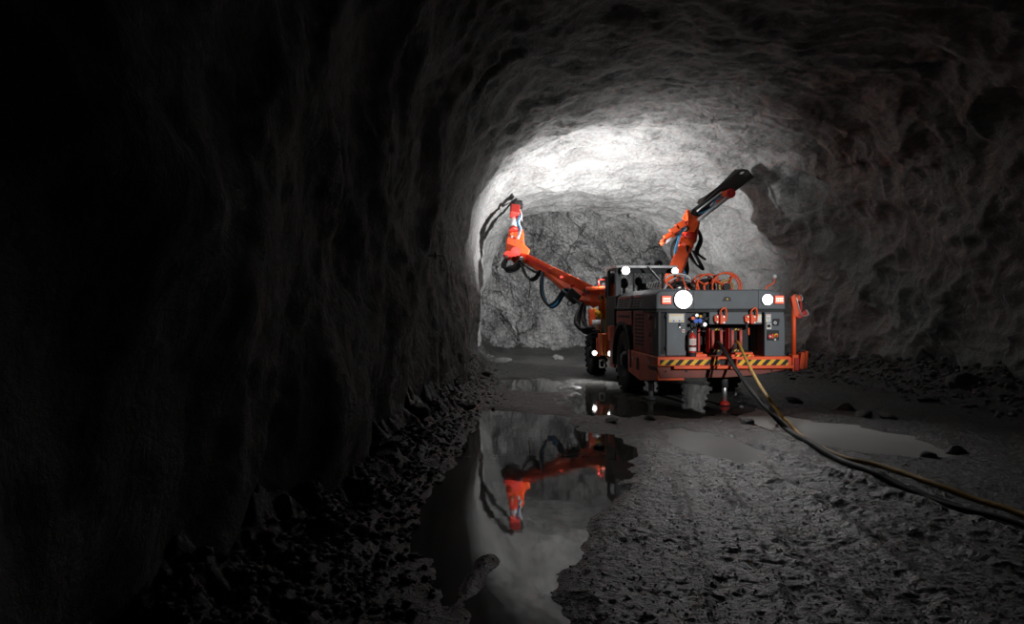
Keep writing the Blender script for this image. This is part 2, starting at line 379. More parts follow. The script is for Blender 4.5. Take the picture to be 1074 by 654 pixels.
# ------------------------------------------------------------------ mesh builder
class MB:
    def __init__(s): s.bm = bmesh.new(); s.mats = []; s.ix = 0
    def mat(s, m):
        if m not in s.mats: s.mats.append(m)
        s.ix = s.mats.index(m); return s
    def _merge(s, t, bev=0.0, seg=2):
        if bev > 0:
            bmesh.ops.bevel(t, geom=[e for e in t.edges if len(e.link_faces) == 2 and e.calc_face_angle(0) > 0.5], offset=bev, segments=seg, affect='EDGES', profile=.5, clamp_overlap=True)
        bmesh.ops.recalc_face_normals(t, faces=t.faces)
        vm = {v: s.bm.verts.new(v.co) for v in t.verts}
        for f in t.faces:
            try:
                nf = s.bm.faces.new([vm[v] for v in f.verts]); nf.material_index = s.ix; nf.smooth = f.smooth
            except ValueError: pass
        t.free(); return s
    def box(s, x0, x1, y0, y1, z0, z1, bev=0.01, mat=None):
        if mat: s.mat(mat)
        t = bmesh.new(); bmesh.ops.create_cube(t, size=1)
        for v in t.verts:
            v.co = Vector(((x0 + x1) / 2 + v.co.x * (x1 - x0), (y0 + y1) / 2 + v.co.y * (y1 - y0), (z0 + z1) / 2 + v.co.z * (z1 - z0)))
        return s._merge(t, min(bev, .45 * min(abs(x1 - x0), abs(y1 - y0), abs(z1 - z0))), 2)
    def prism(s, pts, a0, a1, axis='y', bev=0.01, mat=None):
        """pts polygon in the two other axes, extruded along axis"""
        if mat: s.mat(mat)
        t = bmesh.new()
        def mk(p, a):
            if axis == 'y': return (p[0], a, p[1])
            if axis == 'x': return (a, p[0], p[1])
            return (p[0], p[1], a)
        A = [t.verts.new(mk(p, a0)) for p in pts]; B = [t.verts.new(mk(p, a1)) for p in pts]
        t.faces.new(A); t.faces.new(B[::-1])
        for i in range(len(pts)):
            j = (i + 1) % len(pts); t.faces.new([A[i], B[i], B[j], A[j]][::-1])
        bmesh.ops.recalc_face_normals(t, faces=t.faces)
        return s._merge(t, bev, 2)
    def beam(s, p0, p1, w0, h0, w1=None, h1=None, up=(0, 0, 1), bev=0.02, mat=None):
        if mat: s.mat(mat)
        w1 = w0 if w1 is None else w1; h1 = h0 if h1 is None else h1
        p0, p1 = Vector(p0), Vector(p1); d = (p1 - p0).normalized(); up = Vector(up)
        r = d.cross(up).normalized(); u = r.cross(d).normalized()
        t = bmesh.new()
        A = [t.verts.new(p0 + r * (a * w0 / 2) + u * (b_ * h0 / 2)) for a, b_ in ((-1, -1), (1, -1), (1, 1), (-1, 1))]
        B = [t.verts.new(p1 + r * (a * w1 / 2) + u * (b_ * h1 / 2)) for a, b_ in ((-1, -1), (1, -1), (1, 1), (-1, 1))]
        t.faces.new(A); t.faces.new(B[::-1])
        for i in range(4):
            j = (i + 1) % 4; t.faces.new([A[i], B[i], B[j], A[j]])
        bmesh.ops.recalc_face_normals(t, faces=t.faces)
        return s._merge(t, bev, 2)
    def cyl(s, p0, p1, r0, r1=None, n=24, bev=0.0, mat=None):
        if mat: s.mat(mat)
        r1 = r0 if r1 is None else r1
        p0, p1 = Vector(p0), Vector(p1); d = (p1 - p0).normalized()
        a = Vector((0, 0, 1)) if abs(d.z) < .9 else Vector((1, 0, 0))
        r = d.cross(a).normalized(); u = r.cross(d)
        t = bmesh.new()
        A = []; B = []
        for i in range(n):
            c = r * math.cos(2 * math.pi * i / n) + u * math.sin(2 * math.pi * i / n)
            A.append(t.verts.new(p0 + c * r0)); B.append(t.verts.new(p1 + c * r1))
        t.faces.new(A[::-1]); t.faces.new(B)
        for i in range(n):
            j = (i + 1) % n; f = t.faces.new([A[i], A[j], B[j], B[i]]); f.smooth = True
        return s._merge(t, bev, 2)
    def lathe(s, c, axis, prof, n=40, mat=None, close=False):
        """prof: list of (radius, along)"""
        if mat: s.mat(mat)
        c = Vector(c); d = Vector(axis).normalized()
        a = Vector((0, 0, 1)) if abs(d.z) < .9 else Vector((1, 0, 0))
        r = d.cross(a).normalized(); u = r.cross(d)
        t = bmesh.new(); R = []
        for (rad, al) in prof:
            R.append([t.verts.new(c + d * al + (r * math.cos(2 * math.pi * i / n) + u * math.sin(2 * math.pi * i / n)) * max(rad, 1e-4)) for i in range(n)])
        rng = range(len(R)) if close else range(len(R) - 1)
        for k in rng:
            A, B = R[k], R[(k + 1) % len(R)]
            for i in range(n):
                j = (i + 1) % n; f = t.faces.new([A[i], A[j], B[j], B[i]]); f.smooth = True
        return s._merge(t)
    def ring(s, c, axis, rad, tr, n=40, m=10, mat=None, a0=0, a1=2 * math.pi):
        if mat: s.mat(mat)
        c = Vector(c); d = Vector(axis).normalized()
        a = Vector((0, 0, 1)) if abs(d.z) < .9 else Vector((1, 0, 0))
        r = d.cross(a).normalized(); u = r.cross(d)
        pts = [c + (r * math.cos(a0 + (a1 - a0) * i / n) + u * math.sin(a0 + (a1 - a0) * i / n)) * rad for i in range(n + 1)]
        return s.tube(pts, tr, m, raw=True)
    def tube(s, pts, r, m=10, raw=False, mat=None, sub=8):
        if mat: s.mat(mat)
        pts = [Vector(p) for p in pts]
        if not raw: pts = spline(pts, sub)
        t = bmesh.new(); R = []; prev = None
        for i, p in enumerate(pts):
            d = (pts[min(i + 1, len(pts) - 1)] - pts[max(i - 1, 0)]).normalized()
            if prev is None:
                a = Vector((0, 0, 1)) if abs(d.z) < .9 else Vector((1, 0, 0)); nr = d.cross(a).normalized()
            else:
                nr = (prev - d * prev.dot(d)).normalized()
            prev = nr; bt = d.cross(nr)
            rr = r(i / (len(pts) - 1)) if callable(r) else r
            R.append([t.verts.new(p + (nr * math.cos(2 * math.pi * k / m) + bt * math.sin(2 * math.pi * k / m)) * rr) for k in range(m)])
        for A, B in zip(R[:-1], R[1:]):
            for k in range(m):
                j = (k + 1) % m; f = t.faces.new([A[k], A[j], B[j], B[k]]); f.smooth = True
        t.faces.new(R[0][::-1]); t.faces.new(R[-1])
        return s._merge(t)
    def build(s, name, parent=None, mats=None, label=None):
        me = bpy.data.meshes.new(name); s.bm.to_mesh(me); s.bm.free()
        for m in s.mats: me.materials.append(m)
        o = bpy.data.objects.new(name, me); COL.objects.link(o)
        if parent: o.parent = parent
        if label: o['label'] = label
        return o

def spline(pts, sub=8):
    out = []
    n = len(pts)
    for i in range(n - 1):
        p0 = pts[max(i - 1, 0)]; p1 = pts[i]; p2 = pts[i + 1]; p3 = pts[min(i + 2, n - 1)]
        for k in range(sub):
            t = k / sub
            out.append(0.5 * ((2 * p1) + (p2 - p0) * t + (2 * p0 - 5 * p1 + 4 * p2 - p3) * t * t + (3 * p1 - p0 - 3 * p2 + p3) * t ** 3))
    out.append(pts[-1]); return out

def empty(name, loc=(0, 0, 0), rz=0.0, parent=None):
    o = bpy.data.objects.new(name, None); COL.objects.link(o); o.location = loc; o.rotation_euler = (0, 0, rz)
    o.empty_display_size = .2
    if parent: o.parent = parent
    return o

# ------------------------------------------------------------------ the machine
YAW = math.radians(4.7)
ORG = Vector((3.666, 11.746, 0.0))
Mw = Matrix.Translation(ORG) @ Matrix.Rotation(YAW, 4, 'Z')
Mi = Mw.inverted()
def Pw(px, py, Y): return Vector(((px - 537) / F * Y, Y, CAMZ - (py - 327) / F * Y))
YK = 1.0
def Pl(px, py, Y):
    if Y > 17.9: Y = 17.9 + (Y - 17.9) * YK
    return Mi @ Pw(px, py, Y)
def zr(py): return CAMZ - (py - 327) / 61.0
def xr_(px):  # local x of a pixel column on the rear plane
    k = (px - 537) / F   # solve X = k*Y on line through ORG
    c, s_ = math.cos(YAW), math.sin(YAW)
    return (k * ORG.y - ORG.x) / (c - k * s_)
def ysd(px):  # local y of a pixel column on the left side plane x=-1.17
    k = (px - 537) / F
    c, s_ = math.cos(YAW), math.sin(YAW)
    x0_, y0_ = ORG.x - 1.17 * c, ORG.y - 1.17 * s_
    return (x0_ - k * y0_) / (s_ + k * c)

J = empty('drilling_jumbo', ORG, YAW)
tag(J, 'orange and slate grey twin-boom drilling rig parked on the wet floor with work lamps lit', 'drilling rig')

O_, G_, GD, BK = M['orange'], M['grey'], M['grey_dark'], M['black']

# --- chassis
c = MB(); c.box(-0.62, 0.62, 0.25, 3.4, 0.50, 0.95, .03, BK); c.box(-.45, .45, 3.3, 4.6, .5, .9, .03, BK); c.box(-.6, .6, 4.5, 7.2, .5, 1.05, .04, BK)
c.cyl((-.75, 2.7, .66), (.75, 2.7, .66), .16, mat=BK); c.cyl((-.75, 6.15, .6), (.75, 6.15, .6), .15, mat=BK)
c.build('chassis', J)

# --- rear hood (slate grey cover with lamps)
xa, xb = xr_(688), xr_(824)
h = MB()
prof = [(xa, zr(324.5)), (xa, zr(308)), (xa + .06, zr(304.3)), (xr_(800), zr(303.2)), (xr_(809), zr(303.8)), (xr_(817), zr(306)), (xr_(822), zr(311)), (xb, zr(316)), (xb, zr(324.5))]
h.prism(prof, 0.0, 0.95, 'y', .025, G_)
h.build('rear_hood', J)
s_ = MB(); s_.box(xa + .02, xb - .02, .04, .9, zr(327.5), zr(324.5), .005, BK); s_.build('hood_seal', J)
# seam and handle recess of the hood
r = MB(); r.box(xr_(795.2), xr_(795.7), -.003, .02, zr(324), zr(304), .001, BK); r.build('hood_seam', J); r = MB(); r.box(xr_(727), xr_(727.5), -.003, .02, zr(324), zr(305), .001, BK); r.build('hood_seam', J)
r = MB(); r.prism([(xr_(757.5), zr(315.5)), (xr_(759.5), zr(311)), (xr_(765.5), zr(311)), (xr_(767), zr(315.5))], -.012, .02, 'y', .004, GD)
r.prism([(xr_(759.5), zr(314.6)), (xr_(760.8), zr(312)), (xr_(764.4), zr(312)), (xr_(765.2), zr(314.6))], -.016, .0, 'y', .001, BK)
r.box(xr_(761.3), xr_(763.6), -.02, .0, zr(314.3), zr(312.6), .002, M['yellow_hose']); r.build('hood_handle', J)

# --- side engine cover, left
xs = -1.17
sc_ = MB()
y2 = ysd(645.5); y1 = ysd(662.5)
sc_.prism([(xs + .10, 1.66), (xs + .01, 1.70), (xs + .05, 1.95), (xs + .18, 2.06), (-.45, 2.08), (-.45, 1.66)], .93, y2, 'y', .02, G_)
sc_.prism([(xs + .04, .9), (xs + .04, 1.68), (-.45, 1.68), (-.45, .9)], .12, y1 + .05, 'y', .015, GD)
sc_.prism([(xs + .06, 1.2), (xs + .06, 1.68), (-.45, 1.68), (-.45, 1.2)], y1 + .05, y2, 'y', .015, GD)
sc_.build('engine_cover', J)

def vent_panel(name, ya, yb, za, zb, x, cols, rows, va, vb, vz0, vz1, mat, slope=0.0, trim=None, parent=J):
    """panel on the left side, holes drawn as deep dark slots with a raised lip"""
    p = MB(); p.prism([(x, za), (x + slope, zb), (x + slope + .03, zb), (x + .03, za)], ya, yb, 'y', .008, mat)
    for i in range(cols):
        for j in range(rows):
            yc = va + (vb - va) * (i + .5) / cols; zc = vz0 + (vz1 - vz0) * (j + .5) / rows
            wy = (vb - va) / cols * .34; wz = (vz1 - vz0) / rows * .27
            xo = x + slope * (zc - za) / (zb - za)
            p.box(xo - .008, xo + .012, yc - wy, yc + wy, zc - wz, zc + wz, .003, BK)
    if trim:
        p.box(x + slope * .92 - .012, x + slope * .92 + .01, ya + .06, yb - .06, zb - .05, zb - .025, .004, trim)
    return p.build(name, parent)
# upper grey panels
vent_panel('cover_panel', .95, ysd(663), 1.71, 1.97, xs - .005, 3, 4, 1.2, 1.95, 1.72, 1.93, G_, .05, O_)
vent_panel('cover_panel', ysd(661), ysd(646.5), 1.71, 1.97, xs - .005, 4, 4, ysd(660) + .1, ysd(648), 1.73, 1.92, G_, .05, O_)
# lower painted panels
op = paint('shaded_weathered_orange', (0.42, 0.07, 0.045), 0.5, grime=.55)  # orange paint with its unlit tone put into the base colour, plus grime
vent_panel('side_panel', ysd(684), ysd(663.5), .90, 1.66, xs + .01, 3, 9, ysd(675), ysd(665.5), 1.0, 1.62, op)
vent_panel('side_panel', ysd(662), ysd(646), 1.38, 1.66, xs + .01, 5, 1, ysd(660), ysd(648), 1.5, 1.6, op)
pp = MB(); pp.prism([(xs + .0, .78), (xs + .0, 1.66), (xs + .05, 1.66), (xs + .05, .78)], .02, ysd(684.5), 'y', .012, GD)
pp.box(xs - .01, xs + .02, .12, .17, 1.35, 1.55, .004, M['sticker']); pp.build('corner_panel', J)
for zz in (1.2, 1.5):
    hg = MB(); hg.cyl((xs - .012, .5, zz), (xs - .012, .5, zz + .09), .018, mat=M['steel']); hg.build('hinge', J)

# --- step / skirt along the side
st = MB()
ya, yb = -.02, ysd(660)
st.prism([(ya, .86), (yb, .90), (yb, .46), (ysd(672), .36), (ya, .47)], xs - .02, xs + .45, 'x', .015, O_)
st.box(xs - .03, xs + .01, ysd(670.8), ysd(668.6), .55, .78, .012, BK)
for yy in (ysd(682), ysd(665)):
    st.cyl((xs - .03, yy, .74), (xs + .02, yy, .74), .03, mat=M['steel'])
st.build('side_step', J)

# --- rear bumper
bmp = MB()
bx0, bx1 = xr_(688), xr_(832)
bmp.box(bx0, xr_(826), -.10, .55, zr(376), zr(373.6), .01, O_)
bmp.box(bx0, xr_(753), -.10, -.02, zr(383), zr(375), .01, O_)
bmp.box(xr_(770), xr_(827), -.10, -.02, zr(383), zr(375), .01, O_)
bmp.box(xr_(752), xr_(771), .0, .06, zr(383), zr(375), .01, BK)
bmp.box(xr_(704), xr_(828), -.15, .1, zr(386), zr(382.5), .012, O_)
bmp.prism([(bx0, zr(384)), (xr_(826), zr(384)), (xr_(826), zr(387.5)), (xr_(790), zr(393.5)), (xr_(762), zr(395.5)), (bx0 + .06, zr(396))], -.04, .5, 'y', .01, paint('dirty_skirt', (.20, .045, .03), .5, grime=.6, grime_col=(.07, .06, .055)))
for px in (697, 719, 743, 760, 785, 808): bmp.cyl((xr_(px), -.055, zr(388.5)), (xr_(px), -.03, zr(388.5)), .016, n=10, mat=BK)
bmp.build('rear_bumper', J)

def hazard(x0, x1, z0, z1, y, name='hazard_strip', w=.085, parent=J, lean=1.0):
    m = MB(); m.box(x0, x1, y - .004, y + .01, z0, z1, .001, M['yellow'])
    hgt = z1 - z0; x = x0 - hgt * lean
    while x < x1:
        a, b_ = x, x + w
        pts = [(a, z0), (b_, z0), (b_ + hgt * lean, z1), (a + hgt * lean, z1)]
        # clip to the strip
        def clip(poly, xc_, keep):
            o_ = []
            for i in range(len(poly)):
                p, q_ = poly[i - 1], poly[i]
                ip, iq = keep(p[0], xc_), keep(q_[0], xc_)
                if ip != iq:
                    t = (xc_ - p[0]) / (q_[0] - p[0]); o_.append((xc_, p[1] + t * (q_[1] - p[1])))
                if iq: o_.append(q_)
            return o_
        pts = clip(pts, x0, lambda v, c_: v >= c_); pts = clip(pts, x1, lambda v, c_: v <= c_) if pts else pts
        if len(pts) >= 3: m.prism(pts, y - .007, y - .002, 'y', 0, BK)
        x += w * 2.0
    return m.build(name, parent)
hazard(xr_(690.5), xr_(752.5), zr(382), zr(376.3), -.105)
hazard(xr_(771), xr_(823.5), zr(382.6), zr(376.6), -.105)

# --- left cabinet (door with sticker)
cb = MB(); cb.box(xs + .03, xr_(722), .12, .7, zr(374), zr(327), .012, GD); cb.build('left_cabinet', J)
cd = MB(); cd.box(xr_(700.5), xr_(721.3), .075, .125, zr(373), zr(327.5), .012, G_); cdo = cd.build('cabinet_door', J)
sk = MB(); sk.box(xr_(702.8), xr_(718.8), .066, .078, zr(337.8), zr(329), .002, M['sticker'])
for i in range(5): sk.box(xr_(704 + i * 3), xr_(705.8 + i * 3), .062, .068, zr(337), zr(335.4), .001, [M['yellow'], M['blue']][i % 2])
sk.box(xr_(704), xr_(718), .062, .068, zr(330.4), zr(329.7), .001, M['yellow'])
sk.build('warning_sticker', cdo)
sk = MB(); sk.box(xr_(716.8), xr_(719.4), .066, .078, zr(348.6), zr(345), .002, M['sticker']); sk.box(xr_(717.3), xr_(718.9), .06, .07, zr(347.8), zr(345.8), .001, M['red']); sk.build('small_sticker', cdo)
lt = MB(); lt.box(xr_(713), xr_(715), .055, .08, zr(343.5), zr(338.6), .004, BK); lt.cyl((xr_(714), .05, zr(343)), (xr_(714), .08, zr(343)), .014, mat=M['steel']); lt.build('latch', cdo)
for zpy in (333, 366):
    m = MB(); m.cyl((xr_(700.2), .07, zr(zpy)), (xr_(700.2), .07, zr(zpy - 3)), .014, mat=GD); m.build('hinge', cdo)

# --- recess behind the cable guides
rc = MB(); rc.box(xr_(722), xr_(803), .60, .70, zr(376), zr(326), .0, BK)
rc.box(xr_(730), xr_(733), .35, .6, zr(374), zr(342), .01, M['red']); rc.box(xr_(738.5), xr_(741), .3, .6, zr(374), zr(344), .01, M['red'])
rc.box(xr_(760.5), xr_(763.5), .3, .6, zr(374), zr(344), .01, M['red']); rc.box(xr_(781), xr_(800), .4, .6, zr(374), zr(370), .01, M['red'])
rc.box(xr_(792.5), xr_(794.2), .3, .34, zr(352), zr(344), .01, O_)
rc.box(xr_(722), xr_(803), .1, .7, zr(377), zr(374), .01, M['red'])
rc.build('rear_compartment', J)
up = MB(); up.box(xr_(744.5), xr_(800), .03, .10, zr(340), zr(327), .01, G_); up.build('cross_panel', J)
sk = MB(); sk.box(xr_(794.3), xr_(799.3), .02, .032, zr(338), zr(329.5), .002, M['sticker']); sk.box(xr_(795), xr_(798.6), .016, .024, zr(331), zr(330), .001, M['yellow'])
sk.box(xr_(795), xr_(796.4), .016, .024, zr(337.3), zr(336.2), .001, M['yellow']); sk.build('warning_sticker', J)

# clamps with loop handles
for cxp in (756, 788):
    m = MB()
    m.prism([(xr_(cxp - 7), zr(337)), (xr_(cxp - 7.5), zr(331.5)), (xr_(cxp - 5), zr(330)), (xr_(cxp - 2.6), zr(330)), (xr_(cxp - 2.6), zr(339)), (xr_(cxp - 5), zr(339))], -.03, .035, 'y', .008, O_)
    m.prism([(xr_(cxp - 1.6), zr(339.5)), (xr_(cxp - 1.6), zr(330)), (xr_(cxp + 2), zr(330)), (xr_(cxp + 4), zr(332)), (xr_(cxp + 4), zr(338)), (xr_(cxp + 2), zr(339.5))], -.05, .035, 'y', .008, O_)
    hb = m.build('cable_clamp', J)
    m = MB(); m.tube([(xr_(cxp - 1), -.03, zr(331)), (xr_(cxp - 1), -.05, zr(325.5)), (xr_(cxp + 2.5), -.055, zr(322.8)), (xr_(cxp + 4.4), -.055, zr(326)), (xr_(cxp + 4.8), -.03, zr(336))], .015, 8, mat=O_); m.build('handle', hb)
    for (a, b_) in ((-5, 332), (-5, 337.4), (2, 332), (2, 338)):
        m = MB(); m.cyl((xr_(cxp + a), -.065, zr(b_)), (xr_(cxp + a), -.02, zr(b_)), .014, n=8, mat=M['steel']); m.build('bolt', hb)

# roller guides for cable and hose
for cxp, bw in ((752, 5.0), (772.5, 5.0)):
    m = MB()
    m.box(xr_(cxp - bw - 1), xr_(cxp + bw + 1), .02, .22, zr(346.5), zr(344), .008, BK)
    m.box(xr_(cxp - bw - 1), xr_(cxp + bw + 1), .02, .22, zr(370), zr(366), .008, BK)
    m.box(xr_(cxp - bw - 2), xr_(cxp - bw - .8), .05, .22, zr(370), zr(344), .006, M['red'])
    m.box(xr_(cxp + bw + .8), xr_(cxp + bw + 2), .05, .22, zr(370), zr(344), .006, M['red'])
    gdo = m.build('cable_guide', J)
    for sx in (-1, 1):
        m = MB(); m.cyl((xr_(cxp + sx * (bw - .6)), .0, zr(365.5)), (xr_(cxp + sx * (bw - .6)), .0, zr(346)), .026, bev=.005, mat=paint('roller_red', (.62, .13, .10), .35) if 'roller' not in M else M['roller'])
        M['roller'] = m.mats[0]
        m.build('roller', gdo)
    hazard(xr_(cxp - 2.4), xr_(cxp + 2.8), zr(346.2), zr(344.4), .015, 'hazard_mark', .03, gdo)
    hazard(xr_(cxp - 2.6), xr_(cxp + 2.4), zr(368.2), zr(366.2), .015, 'hazard_mark', .03, gdo)
m = MB(); m.box(xr_(764), xr_(790), -.05, .3, zr(374), zr(371.5), .01, O_); m.box(xr_(770), xr_(788.5), -.06, .2, zr(371.5), zr(369.3), .01, O_)
m.build('guide_bracket', J); m = MB(); m.box(xr_(729), xr_(741), -.03, .3, zr(374), zr(370.8), .01, O_); m.cyl((xr_(735), .1, zr(373)), (xr_(735), .1, zr(369.5)), .07, mat=O_); m.build('guide_bracket', J)
hazard(xr_(769.5), xr_(786), zr(373.6), zr(371.4), -.06, 'hazard_mark', .05)

# hydraulic fittings
col = [(727, 333.5, O_, .03), (730, 336.5, M['blue'], .036), (734.5, 336, M['blue'], .036), (731, 330.5, M['steel'], .026), (735, 331.5, M['yellow'], .02), (739, 330, BK, .03), (739.5, 340, M['steel'], .034), (741, 334, BK, .03), (726, 340, BK, .03)]
mf = MB(); mf.box(xr_(723.5), xr_(743.5), .2, .4, zr(343), zr(327.5), .01, GD); mfo = mf.build('valve_block', J)
for (a, b_, mm, rr) in col:
    m = MB(); m.cyl((xr_(a), .04, zr(b_)), (xr_(a), .22, zr(b_)), rr * .6, mat=M['steel']); m.cyl((xr_(a), .0, zr(b_)), (xr_(a), .06, zr(b_)), rr, bev=.006, mat=mm)
    m.build('coupling', mfo)
for i, (a, b_) in enumerate(((727, 342), (730, 341), (734, 342), (738, 343))):
    m = MB(); m.tube([(xr_(a), .08, zr(b_ - 8)), (xr_(a + 1.5), .02, zr(b_ - 2)), (xr_(a + 1), .1, zr(b_ + 3)), (xr_(a + 3), .4, zr(b_ + 7))], .011, 7, mat=M['hose_black']); m.build('short_hose', mfo)

# --- right control cabinet
m = MB(); m.prism([(xr_(802.5), zr(374)), (xr_(802.5), zr(327)), (xr_(823), zr(327)), (xr_(824), zr(340)), (xr_(824), zr(374))], .02, .75, 'y', .015, G_); rco = m.build('control_cabinet', J)
m = MB(); m.box(xr_(803.6), xr_(808.8), .01, .022, zr(338), zr(329.2), .002, M['sticker']); m.box(xr_(804), xr_(808.4), .006, .014, zr(330.2), zr(329.6), .001, M['red'])
m.box(xr_(804.4), xr_(805.6), .006, .014, zr(337.4), zr(336.4), .001, M['yellow']); m.box(xr_(806.6), xr_(807.9), .006, .014, zr(337.4), zr(336.4), .001, M['blue'])
for k in range(3): m.box(xr_(804.4), xr_(808), .006, .014, zr(332.8 + k * 1.1), zr(332.5 + k * 1.1), .0, GD)
m.build('warning_sticker', rco)
m = MB(); m.box(xr_(804.3), xr_(809.3), .01, .022, zr(345), zr(339), .002, M['sticker']); m.box(xr_(804.8), xr_(808.6), .006, .014, zr(343.4), zr(340), .001, BK); m.build('instruction_plate', rco)
m = MB(); m.prism([(xr_(811), zr(341.5)), (xr_(810.6), zr(335)), (xr_(811.4), zr(334)), (xr_(818), zr(334)), (xr_(818), zr(336)), (xr_(817), zr(341.5))], .008, .03, 'y', .004, BK); m.build('gauge_recess', rco)
m = MB(); m.cyl((xr_(812.6), -.02, zr(338.4)), (xr_(812.6), .01, zr(338.4)), .026, bev=.005, mat=M['steel']); m.cyl((xr_(812.6), -.025, zr(338.4)), (xr_(812.6), .0, zr(338.4)), .014, mat=BK); m.build('key_switch', rco)
m = MB(); m.box(xr_(804.8), xr_(817.5), .006, .03, zr(357), zr(346.2), .008, BK)
m.build('socket_recess', rco)
m = MB(); m.cyl((xr_(814), -.012, zr(351.8)), (xr_(814), .01, zr(351.8)), .034, mat=M['yellow']); m.cyl((xr_(814), -.05, zr(352)), (xr_(814), .0, zr(352)), .021, bev=.005, mat=M['red']); m.build('emergency_stop', rco)
m = MB(); m.cyl((xr_(807), -.03, zr(352.8)), (xr_(807), .01, zr(352.8)), .034, bev=.006, mat=M['red']); m.cyl((xr_(807), -.04, zr(352.8)), (xr_(807), .0, zr(352.8)), .014, mat=M['steel']); m.box(xr_(809.4), xr_(811), -.02, .01, zr(355), zr(350), .004, O_); m.build('power_plug', rco)
m = MB(); m.cyl((xr_(812.4), -.02, zr(356)), (xr_(812.4), .01, zr(356)), .016, mat=M['steel']); m.build('knob', rco)

# --- lamps
def lamp(px, py, yl, rad, name='work_lamp', lens='lens', box=True):
    x, z = xr_(px), zr(py)
    m = MB(); m.lathe((x, yl, z), (0, -1, 0), [(0.001, -.10), (rad * .8, -.09), (rad * 1.08, -.02), (rad * 1.08, .01), (rad * 1.02, .014)], 28, M['steel']); lo = m.build(name, J)
    m = MB(); m.lathe((x, yl, z), (0, -1, 0), [(rad * 1.02, .0), (rad, .018), (rad * .7, .03), (.001, .036)], 28, M[lens]); m.build('lens', lo)
    return x, z
lamp(716, 314, -.03, .15); lamp(804, 314, -.03, .09)
def tail(px, py):
    x, z = xr_(px), zr(py)
    m = MB(); m.box(x - .085, x + .085, -.035, .02, z - .075, z + .075, .02, M['red']); m.box(x - .078, x + .078, -.042, -.03, z - .066, z + .066, .015, M['tail']); to = m.build('tail_lamp', J)
    m = MB()
    for i in range(4):
        for j in range(2): m.cyl((x - .05 + i * .033, -.048, z - .02 + j * .04), (x - .05 + i * .033, -.04, z - .02 + j * .04), .012, n=10, mat=M['tail_led'])
    m.build('led_cluster', to)
tail(698.5, 314.5); tail(816.5, 314)

# --- ball-tipped stalk on the right rear corner
m = MB(); m.tube([(xr_(812.6), .35, zr(303.5)), (xr_(812.8), .35, zr(301)), (xr_(814), .35, zr(299.6)), (xr_(820.5), .35, zr(295.8)), (xr_(821.8), .35, zr(294)), (xr_(822), .35, zr(290))], .014, 8, sub=4, mat=O_); so = m.build('marker_stalk', J)
m = MB(); m.lathe((xr_(822), .35, zr(288.3)), (0, 0, 1), [(.001, -.045)] + [(.042 * math.cos(a), .042 * math.sin(a)) for a in np.linspace(-1.4, 1.5, 9)], 18, M['white']); m.build('ball', so)

# --- cable support arm, right rear corner
m = MB()
m.cyl((xr_(832), -.02, zr(372)), (xr_(832), -.02, zr(315)), .036, mat=O_)
m.box(xr_(823), xr_(829), -.06, .1, zr(383), zr(374.8), .01, O_); m.box(xr_(828.5), xr_(835), -.1, .06, zr(389), zr(372), .01, O_)
m.box(xr_(830), xr_(834.5), -.13, .03, zr(388.5), zr(375), .01, M['red'])
m.build('support_arm', J)
m = MB(); m.prism([(xr_(836), zr(386)), (xr_(837.5), zr(374)), (xr_(838.6), zr(369.5)), (xr_(842.2), zr(369.5)), (xr_(841), zr(387.5)), (xr_(837), zr(387))], -.08, .05, 'y', .01, O_)
m.prism([(xr_(842.4), zr(386.5)), (xr_(843.4), zr(368)), (xr_(846.6), zr(368.2)), (xr_(845.2), zr(386.8))], -.05, .08, 'y', .01, O_)
m.box(xr_(834), xr_(844), -.04, .04, zr(381), zr(376), .01, M['red']); m.build('pivot_bracket', J)
# cradle on top: two angled cheeks and a floor with bright edges
m = MB()
def cheek(pts, y0, y1, mat): m.prism([(xr_(a), zr(b_)) for a, b_ in pts], y0, y1, 'y', .006, mat)
cheek([(828.2, 311.5), (832.6, 308), (838.6, 328.6), (835, 333), (831.5, 330)], -.06, .0, O_)
cheek([(835.2, 312.5), (839.5, 308.2), (841.8, 313.8), (840, 316), (836, 315.6)], .02, .14, O_)
cheek([(840.2, 315), (842.6, 315), (842.8, 326), (840.6, 328)], .04, .14, M['red'])
cheek([(835, 329), (840, 327), (843.6, 324.4), (845.8, 330.2), (842, 332.4), (835, 333.8)], -.06, .10, M['red'])
m.build('cable_cradle', J)
m = MB(); m.tube([(xr_(832.6), -.066, zr(308.4)), (xr_(838.2), -.066, zr(329.4)), (xr_(844.8), -.066, zr(330.6)), (xr_(845.6), -.06, zr(328)), (xr_(843.4), -.06, zr(324.6))], .011, 8, sub=3, mat=M['steel'])
m.tube([(xr_(835.6), .0, zr(315)), (xr_(841), .0, zr(314.6)), (xr_(841.6), .0, zr(312)), (xr_(839.6), .0, zr(308.6))], .009, 8, sub=3, mat=M['steel']); m.build('wear_edge', J)

